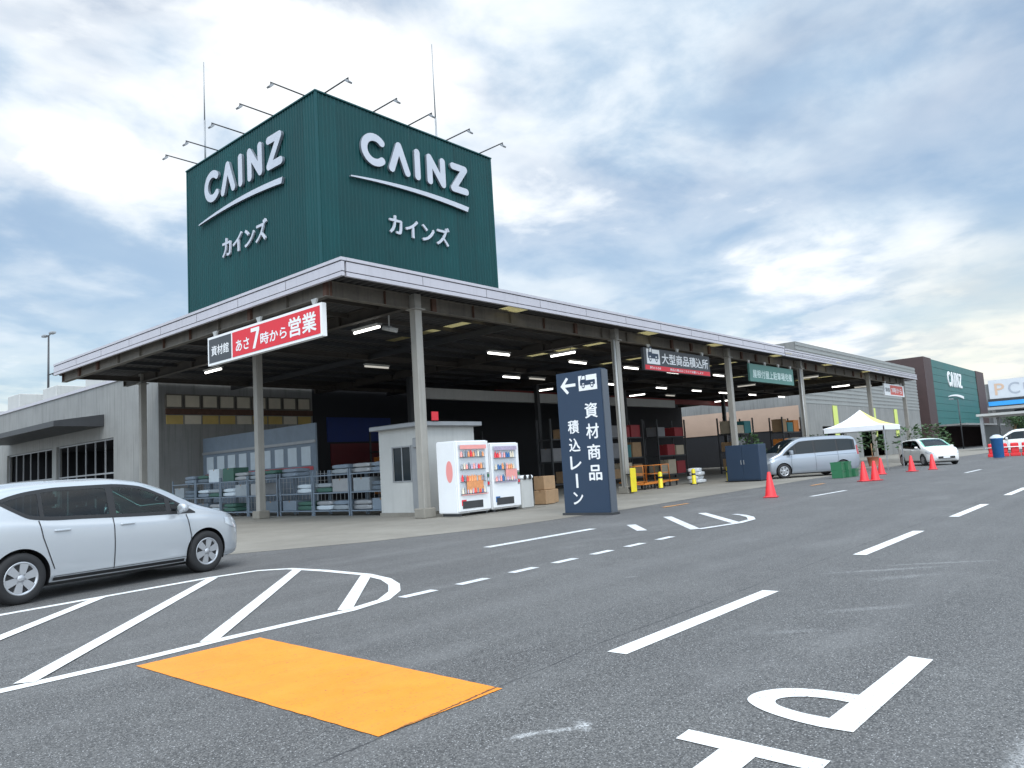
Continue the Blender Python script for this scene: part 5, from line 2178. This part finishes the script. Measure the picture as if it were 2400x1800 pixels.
# ================================================================== traffic cones
def cone(x, y, label, first=None, s_=1.0):
    if first:
        c = dup(first, (x, y, 0), random.random() * 6, label)
        c.scale = (s_,) * 3
        return c
    t = thing("traffic_cone", label, "traffic cone", (x, y, 0), 0.3, "red traffic cones along the road edge")
    mb = MB()
    mb.lathe([(0.165, 0.03), (0.15, 0.06), (0.045, 0.68), (0.028, 0.70), (0.0001, 0.70)], 22)
    mb.build("cone", REDPL, t)
    mb = MB()
    mb.bbox(-0.19, 0.19, -0.19, 0.19, 0.0, 0.035, 0.012)
    mb.build("base", mat("red_rubber", (0.42, 0.02, 0.03), 0.6), t)
    return t


c0 = cone(20.44, 8.57, "red traffic cone alone at the road edge nearest the camera")
cone(28.5, 8.5, "red traffic cone beside the green crates", c0)
cone(28.9, 8.25, "red traffic cone touching its neighbour beside the green crates", c0)
cone(34.6, 9.6, "red traffic cone in front of the tent", c0)
cone(36.8, 8.95, "red traffic cone before the white small car, tent side", c0)
cone(38.3, 8.45, "red traffic cone before the white small car, road side", c0)


# ================================================================== barrier, bin, crates
ba = thing("road_barrier", "red plastic barrier in front of the white minivan", "barrier", (58.5, 8.35, 0), R(-80))
for k in range(4):
    mb = MB()
    x = k * 0.62 - 1.2
    mb.bbox(x, x + 0.56, -0.2, 0.2, 0.0, 0.22, 0.03)
    mb.bbox(x + 0.06, x + 0.50, -0.12, 0.12, 0.221, 0.86, 0.05)
    mb.build("segment", REDPL, ba)
mb = MB()
mb.tube([(-1.3, -0.16, 0.6), (1.3, -0.16, 0.6)], 0.03, 8)
mb.build("rail", SIGNWHITE, ba)
bb = thing("waste_bin", "blue waste bin left of the red barrier", "bin", (54.5, 8.35, 0))
mb = MB()
mb.lathe([(0.27, 0.03), (0.30, 0.06), (0.33, 1.15), (0.35, 1.17), (0.35, 1.22)], 20)
mb.build("body", BLUEPL, bb)
mb = MB()
mb.lathe([(0.36, 1.222), (0.34, 1.30), (0.15, 1.42), (0.0001, 1.44)], 20)
mb.build("lid", PALEBLUE, bb)


def crate(x, y, z, label, m, group, L_=0.6, w=0.4, h=0.32, rz=0.0, name="crate"):
    t = thing(name, label, "crate", (x, y, z), rz, group)
    mb = MB()
    th = 0.02
    mb.box(-L_ / 2, L_ / 2, -w / 2, w / 2, 0, th)
    for sx in (-1, 1):
        mb.box(sx * L_ / 2 - (th if sx > 0 else 0), sx * L_ / 2 + (0 if sx > 0 else th), -w / 2, w / 2, th, h)
    for sy in (-1, 1):
        mb.box(-L_ / 2 + th, L_ / 2 - th, sy * w / 2 - (th if sy > 0 else 0), sy * w / 2 + (0 if sy > 0 else th), th, h)
    mb.build("body", m, t)
    mb = MB()
    mb.box(-L_ / 2 - 0.015, L_ / 2 + 0.015, -w / 2 - 0.015, -w / 2 - 0.001, h - 0.06, h)
    mb.box(-L_ / 2 - 0.015, L_ / 2 + 0.015, w / 2 + 0.001, w / 2 + 0.015, h - 0.06, h)
    mb.build("rim", m, t)
    return t


for k, (dx, dy, zz) in enumerate(((0, 0, 0), (0.64, -0.05, 0), (0.02, 0.02, 0.325), (0.66, -0.03, 0.325), (1.3, -0.1, 0))):
    lab = ["green crate at the bottom of the stack nearest the lone cone", "green crate at the bottom between the other green crates", "green crate on top of the stack nearest the lone cone", "green crate on top of the middle stack by the van", "single green crate at the van end of the row"][k]
    crate(32.3 + dx, 10.6 + dy, zz + 0.006, lab, GREENPL, "green crates in front of the silver van", 0.6, 0.42, 0.32, 0.1)

# navy locker
lk = thing("storage_locker", "dark navy steel locker standing in front of the third column", "locker", (31.95, 13.75, 0))
lk.scale = (0.8, 0.82, 1)
mb = MB()
mb.bbox(0, 1.0, 0, 1.9, 0.05, 1.62, 0.02)
mb.build("body", NAVY, lk)
for k in range(2):
    mb = MB()
    mb.box(-0.02, -0.001, 0.04 + k * 0.93, 0.04 + k * 0.93 + 0.89, 0.12, 1.56)
    d_ = mb.build("door", NAVY, lk)
    mb = MB()
    mb.bbox(-0.05, -0.021, 0.85 + k * 0.16, 0.89 + k * 0.16, 0.75, 0.95, 0.008)
    mb.build("handle", GREYMETAL, d_)
mb = MB()
mb.box(0.05, 0.95, 0.05, 1.85, 0, 0.049)
mb.build("base", BLACK, lk)

# ================================================================== event tent
te = thing("event_tent", "white peaked event tent with one yellow side beside the parked cars", "tent", (42.4, 12.5, 0))
hw_ = 1.5
mb = MB()
pk = (0, 0, 3.15)
cs = [(-hw_, -hw_, 2.25), (hw_, -hw_, 2.25), (hw_, hw_, 2.25), (-hw_, hw_, 2.25)]


def roofside(i, m):
    a, b = Vector(cs[i]), Vector(cs[(i + 1) % 4])
    k = MB()
    n = 8
    vs, fs = [], []
    for r in range(n + 1):
        t_ = r / n
        sag = -0.16 * math.sin(math.pi * t_) * 1.0
        for q in range(n + 1):
            p = a.lerp(b, q / n).lerp(Vector(pk), t_)
            vs.append((p.x, p.y, p.z + sag))
    for r in range(n):
        for q in range(n):
            u = r * (n + 1) + q
            fs.append((u, u + 1, u + n + 2, u + n + 1))
    k.add(vs, fs, 0, True)
    if i == 0:
        for q_, f_ in enumerate(fs):
            r_, c_ = divmod(q_, n)
            if r_ >= 1:
                k.mi[q_] = 1
    o = k.build("roof", [m, TENTYELLOW], te)
    v = MB()
    v.add([tuple(a), tuple(b), (b.x, b.y, 2.0), (a.x, a.y, 2.0)], [(0, 1, 2, 3)])
    v.build("valance", TENTWHITE, o)


roofside(0, TENTYELLOW if False else TENTWHITE)
roofside(1, TENTWHITE)
roofside(2, TENTWHITE)
roofside(3, TENTWHITE)
for x, y, z in cs:
    mb = MB()
    mb.bar((x * 0.985, y * 0.985, 0), (x * 0.985, y * 0.985, 2.2), 0.045)
    mb.build("leg", GALV, te)

# ================================================================== stock under the canopy
# partition with posters (faces the lane), wall of shelving beyond
pa = thing("partition_wall", "blue grey partition with a row of pale posters and a red line", "partition", (18.0, 26.3, 0))
mb = MB()
mb.box(0, 0.08, 0, 9.4, 0.02, 3.55)
mb.build("panel", BLUEGREY, pa)
for k in range(9):
    mb = MB()
    mb.box(-0.02, -0.002, 0.35 + k * 1.0, 0.35 + k * 1.0 + 0.66, 1.85, 2.62)
    mb.build("poster", PALEBLUE, pa)
mb = MB()
mb.box(-0.022, -0.001, 0.2, 9.2, 1.66, 1.80)
mb.build("red_line", mat("dull_red_line", (0.45, 0.06, 0.07), 0.6), pa)
mb = MB()
mb.box(-0.06, -0.001, 0.0, 9.4, 2.75, 2.87)
mb.build("rail", GREYMETAL, pa)


def rack(x, y, label, first=None, L_=2.0, d=0.7, h=1.55):
    if first:
        return dup(first, (x, y, 0), 0, label)
    t = thing("storage_rack", label, "rack", (x, y, 0), 0, "low racks along the canopy's left side")
    for px in (0, d):
        for py in (0, L_):
            mb = MB()
            mb.bar((px, py, 0), (px, py, h), 0.05)
            mb.build("post", BLUEGREY, t)
    for zz in (0.15, 0.75, 1.35):
        mb = MB()
        mb.box(-0.02, d + 0.02, 0.03, L_ - 0.03, zz, zz + 0.04)
        mb.build("shelf", BLUEGREY, t)
    mb = MB()
    for k in range(9):
        mb.bar((d + 0.03, 0.05 + k * (L_ - 0.1) / 8, 0.2), (d + 0.03, 0.05 + k * (L_ - 0.1) / 8, h), 0.012)
    for k in range(6):
        mb.bar((d + 0.03, 0.03, 0.25 + k * 0.24), (d + 0.03, L_ - 0.03, 0.25 + k * 0.24), 0.012)
    mb.build("mesh_back", GALV, t)
    return t


rk = None
places = [18.6, 20.7, 22.8, 25.0, 27.1, 29.2, 31.3]
words = ["nearest the kiosk", "second from the kiosk", "third from the kiosk", "just past the second column", "fifth from the kiosk", "sixth from the kiosk", "farthest from the kiosk"]
for i, y in enumerate(places):
    o = rack(15.4, y, "low blue grey storage rack, " + words[i], rk)
    rk = rk or o
gn = {"bag": 0}
bag_words = {}


def sack(x, y, z, L_, w, h, m, label, group, rz=0.0):
    bm = bmesh.new()
    bmesh.ops.create_grid(bm, x_segments=8, y_segments=6, size=0.5)
    top = [v.co.copy() for v in bm.verts]
    bm.free()
    bm = bmesh.new()
    bmesh.ops.create_cube(bm, size=1)
    bmesh.ops.subdivide_edges(bm, edges=bm.edges[:], cuts=4, use_grid_fill=True)
    for v in bm.verts:
        r = 1 - 0.35 * (abs(v.co.x) * 2) ** 4 * 0.6 - 0.35 * (abs(v.co.y) * 2) ** 4 * 0.6
        wob = 0.05 * math.sin(9 * v.co.x + z * 7 + x) * math.cos(7 * v.co.y + y * 5)
        v.co = Vector((v.co.x * L_, v.co.y * w, (v.co.z * max(0.25, r) + 0.5 + wob * (v.co.z > 0)) * h))
    mb = MB()
    mb.bm(bm, 0, None, True)
    o = mb.build("sack", m)
    o.location = (x, y, z)
    o.rotation_euler = (0, 0, rz)
    return tag(o, label, "sack", group)


def box_goods(x, y, z, L_, w, h, m, label, group, rz=0.0, strap=True):
    t = thing("carton", label, "carton", (x, y, z), rz, group)
    mb = MB()
    mb.bbox(-L_ / 2, L_ / 2, -w / 2, w / 2, 0, h, 0.012)
    mb.build("box", m, t)
    mb = MB()
    mb.box(-L_ / 2 - 0.002, L_ / 2 + 0.002, -0.03, 0.03, h - 0.06, h + 0.002)
    mb.build("tape", mat("brown_tape", (0.24, 0.14, 0.07), 0.4), t)
    return t


cols_ = [BLUEGREY, PALEBLUE, GREYMETAL, mat("bag_slate", (0.10, 0.13, 0.16), 0.6, 0, 0.15, 4), mat("bag_green", (0.035, 0.10, 0.075), 0.6, 0, 0.15, 4), mat("bag_pale", (0.25, 0.28, 0.30), 0.6, 0, 0.12, 4)]
lvl = ["lowest", "middle", "top"]
for i, y in enumerate(places):
    for j, zz in enumerate((0.192, 0.792, 1.392)):
        for q in range(2):
            ci = (i * 5 + j * 3 + q * 2) % 6
            if (i + j + q) % 5 == 4:
                continue
            nm = ["blue grey", "pale blue", "mid grey", "slate dark", "green", "light grey"][ci]
            end_ = "kiosk end" if q == 0 else "far end"
            yy = y + 0.52 + q * 0.95
            if (i + 2 * j + q) % 3 == 0:
                box_goods(15.75, yy, zz, 0.66, 0.84, 0.36 + 0.08 * ((i + q) % 3), cols_[ci], "%s carton, %s shelf, rack %s, %s" % (nm, lvl[j], words[i], end_), "cartons on the low racks", 0)
            else:
                sack(15.75, yy, zz, 0.64, 0.86, 0.17, cols_[ci], "%s lower sack, %s shelf, rack %s, %s" % (nm, lvl[j], words[i], end_), "sacks on the low racks", 0)
                sack(15.76, yy + 0.03, zz + 0.165, 0.62, 0.80, 0.15, cols_[(ci + (i % 2)) % 6], "upper sack over %s, %s shelf, rack %s, %s" % (nm, lvl[j], words[i], end_), "sacks on the low racks", 0.03)

# carts and goods deeper in the loading area
def cart(x, y, rz, m, label, first=None):
    if first:
        return dup(first, (x, y, 0), rz, label)
    t = thing("platform_cart", label, "cart", (x, y, 0), rz, "orange platform carts under the canopy")
    mb = MB()
    mb.bbox(-0.6, 0.6, -0.38, 0.38, 0.2, 0.26, 0.015)
    mb.build("deck", m, t)
    mb = MB()
    mb.tube([(-0.58, -0.34, 0.26), (-0.62, -0.34, 0.98), (-0.62, 0.34, 0.98), (-0.58, 0.34, 0.26)], 0.022, 8)
    mb.tube([(-0.6, -0.34, 0.62), (-0.6, 0.34, 0.62)], 0.016, 8)
    mb.build("handle", m, t)
    for sx in (-0.48, 0.48):
        for sy in (-0.3, 0.3):
            w_ = MB()
            w_.lathe([(0.0001, -0.02), (0.08, -0.02), (0.085, 0), (0.08, 0.02), (0.0001, 0.02)], 14, (sx, sy, 0.09), 'y')
            w_.box(sx - 0.03, sx + 0.03, sy - 0.028, sy + 0.028, 0.1, 0.199)
            w_.build("caster", RUBBER, t)
    return t


ct0 = cart(29.0, 17.2, 0.4, ORANGEPL, "orange platform cart behind the first bollard")
cart(30.6, 17.6, 0.2, ORANGEPL, "orange platform cart behind the white sacks", ct0)
cart(27.6, 17.0, 0.1, ORANGEPL, "orange platform cart nearest the guarded column", ct0)
cart(30.0, 19.0, 1.2, ORANGEPL, "orange platform cart deepest in the loading bay", ct0)
for k in range(4):
    sack(32.2, 16.9 + 0.1 * (k % 2), 0.02 + k * 0.17, 0.75, 0.5, 0.18, mat("bag_white", (0.62, 0.64, 0.65), 0.6, 0, 0.06, 5), ["white sack at the bottom of the pile beside a bollard", "white sack second from the bottom of the pile beside a bollard", "white sack third up the pile beside a bollard", "white sack on top of the pile beside a bollard"][k], "pile of white sacks", 0.1 * k)


for k, (x, y, z, a) in enumerate(((19.3, 15.6, 0.02, 0.1), (19.9, 15.9, 0.02, 0.25), (19.45, 15.7, 0.47, -0.05))):
    box_goods(x, y, z, 0.55, 0.45, 0.44, CARD, ["brown carton on the ground beside the recycling bin", "brown carton on the ground, farther from the bins", "brown carton on top of the two others"][k], "cartons between bins and standing sign", a)

# tall goods racks deep inside
def tall_rack(x, y, rz, label, seed, cols, first=None):
    rnd = random.Random(seed)
    t = thing("goods_rack", label, "rack", (x, y, 0), rz, "tall goods racks deep under the canopy")
    for px in (0, 3.4):
        for py in (0, 0.9):
            mb = MB()
            mb.bar((px, py, 0), (px, py, 3.6), 0.08)
            mb.build("post", DARKMETAL, t)
    for zz in (0.2, 1.35, 2.5):
        mb = MB()
        mb.box(-0.03, 3.43, 0.02, 0.88, zz, zz + 0.07)
        sh = mb.build("shelf", DARKMETAL, t)
    return t


rackn = 0
for x, y, a, lab in ((30.5, 24.0, 0, "dark goods rack behind the orange carts"), (35.3, 23.6, 0, "dark goods rack right of the third column"), (26.0, 32.0, 0, "dark goods rack behind the kiosk"), (31.0, 32.5, 0, "dark goods rack behind the standing sign"), (40.2, 23.5, 0, "dark goods rack behind the silver van"), (46.0, 21.5, 0, "dark goods rack behind the event tent"), (52.0, 20.5, 0, "dark goods rack by the far columns")):
    tall_rack(x, y, a, lab, rackn, None)
    rackn += 1
    rnd = random.Random(rackn)
    short = lab.replace("dark goods ", "")
    for j, zz in enumerate((0.272, 1.422, 2.572)):
        for q in range(3):
            if rnd.random() < 0.15:
                continue
            ci = rnd.randrange(6)
            m = [CARD, mat("carton_red", (0.28, 0.025, 0.03), 0.6, 0, 0.1, 3), mat("carton_teal", (0.03, 0.17, 0.18), 0.6, 0, 0.1, 3), mat("carton_grey", (0.2, 0.2, 0.21), 0.6, 0, 0.1, 3), ORANGEPL, mat("carton_cream", (0.45, 0.38, 0.28), 0.6, 0, 0.1, 3)][ci]
            nm = ["brown", "dark red", "teal", "grey", "orange", "cream"][ci]
            hh = 0.5 + 0.4 * rnd.random()
            box_goods(x + 0.58 + q * 1.12, y + 0.45, zz, 0.9 + 0.15 * rnd.random(), 0.7, hh, m, "%s carton, %s shelf, %s in row, %s" % (nm, lvl[j], ["first", "middle", "last"][q], short), "cartons on the tall racks", 0)


# potted plants and small goods before the grey annex (garden goods seen past the van)
def plant(x, y, z, s_, label, seed):
    rnd = random.Random(seed)
    t = thing("potted_plant", label, "plant", (x, y, z), 0, "potted plants beyond the van")
    mb = MB()
    mb.lathe([(0.16 * s_, 0), (0.22 * s_, 0.34 * s_), (0.24 * s_, 0.36 * s_), (0.2 * s_, 0.35 * s_)], 14)
    mb.build("pot", TERRACOTTA, t)
    mb = MB()
    mb.tube([(0, 0, 0.2 * s_), (0.02, 0.02, 0.9 * s_)], 0.025 * s_, 6)
    mb.build("stem", WOOD, t)
    mb = MB()
    for i in range(170):
        th, ph = rnd.random() * 6.283, rnd.random()
        rr = (0.25 + 0.4 * rnd.random()) * s_
        c_ = Vector((math.cos(th) * rr * (1 - ph * 0.5), math.sin(th) * rr * (1 - ph * 0.5), (0.55 + 0.9 * ph) * s_))
        d = Vector((math.cos(th), math.sin(th), rnd.uniform(-0.3, 0.8))).normalized()
        sd = d.cross(Vector((rnd.uniform(-1, 1), rnd.uniform(-1, 1), 1))).normalized()
        l_ = 0.17 * s_ * rnd.uniform(0.7, 1.3)
        mb.add([c_, c_ + d * l_ * 0.5 + sd * l_ * 0.26, c_ + d * l_, c_ + d * l_ * 0.5 - sd * l_ * 0.26], [(0, 1, 2, 3)])
    mb.build("leaves", LEAF, t)
    return t


for i, (x, y, s_) in enumerate(((38.6, 17.2, 1.5), (40.2, 17.6, 1.2), (45.2, 15.8, 1.4), (49.0, 14.0, 1.5), (56.0, 13.6, 1.6), (60.5, 13.2, 1.7), (64.0, 13.5, 1.5))):
    plant(x, y, 0.01, s_, ["leafy potted plant behind the van's roof, nearest the third column", "smaller leafy potted plant behind the van", "leafy potted plant behind the tent", "leafy potted plant behind the white small car", "leafy potted plant between white car and barrier, first", "leafy potted plant between white car and barrier, tallest", "leafy potted plant nearest the far red barrier"][i], i)


# shelter structure and trees at the far end
sh = thing("cart_shelter", "grey cart shelter with flat roof before the neighbour shop", "shelter", (96, 14.0, 0))
mb = MB()
mb.box(-2, 9, -4, 2, 3.6, 3.85)
mb.build("roof", OFFWHITE, sh)
for x in (-1.6, 8.6):
    for y in (-3.6, 1.6):
        mb = MB()
        mb.bar((x, y, 0), (x, y, 3.6), 0.3)
        mb.build("post", GREYMETAL, sh)
mb = MB()
mb.box(-1.6, 8.6, 1.6, 1.75, 0.1, 2.6)
mb.build("back_panel", mat("shelter_panel", (0.10, 0.11, 0.11), 0.6), sh)
lamp_post("lamp_post", 118.0, 22.0, 0, 6.8, "slim lamp post in front of the green store wall", False)


def tree(x, y, h, label, seed):
    rnd = random.Random(seed)
    t = thing("tree", label, "tree", (x, y, 0), 0, "trees beyond the car park")
    mb = MB()
    mb.tube([(0, 0, 0), (0.1, 0.05, h * 0.35), (0.0, 0.1, h * 0.7)], 0.22, 8, 0, 0.07)
    for i in range(6):
        a = rnd.random() * 6.28
        mb.tube([(0.05, 0.05, h * (0.3 + 0.07 * i)), (math.cos(a) * h * 0.2, math.sin(a) * h * 0.2, h * (0.5 + 0.07 * i))], 0.07, 6, 0, 0.02)
    mb.build("trunk", WOOD, t)
    mb = MB()
    cl = [(Vector((rnd.gauss(0, 0.16), rnd.gauss(0, 0.16), rnd.uniform(0.42, 0.95))) * h, h * rnd.uniform(0.10, 0.2)) for _ in range(16)]
    for i in range(1500):
        c_, r_ = rnd.choice(cl)
        v = Vector((rnd.gauss(0, 1), rnd.gauss(0, 1), rnd.gauss(0, 0.8))).normalized() * r_ * rnd.uniform(0.5, 1.05)
        p = c_ + v
        d = Vector((rnd.uniform(-1, 1), rnd.uniform(-1, 1), rnd.uniform(-0.5, 0.8))).normalized()
        s2 = d.cross(Vector((rnd.uniform(-1, 1), rnd.uniform(-1, 1), 0.4))).normalized()
        l_ = h * 0.05 * rnd.uniform(0.7, 1.4)
        mb.add([p, p + d * l_ * 0.5 + s2 * l_ * 0.35, p + d * l_, p + d * l_ * 0.5 - s2 * l_ * 0.35], [(0, 1, 2, 3)])
    mb.build("crown", LEAF, t)
    return t


tree(168, 22.5, 5.5, "dark tree in the gap between the green store and the neighbour shop", 3)
tree(140, 13.5, 3.2, "small tree before the neighbour shop's windows", 4)
tree(8.0, 78.0, 4.0, "dark tree at the far left by the grey building", 5)
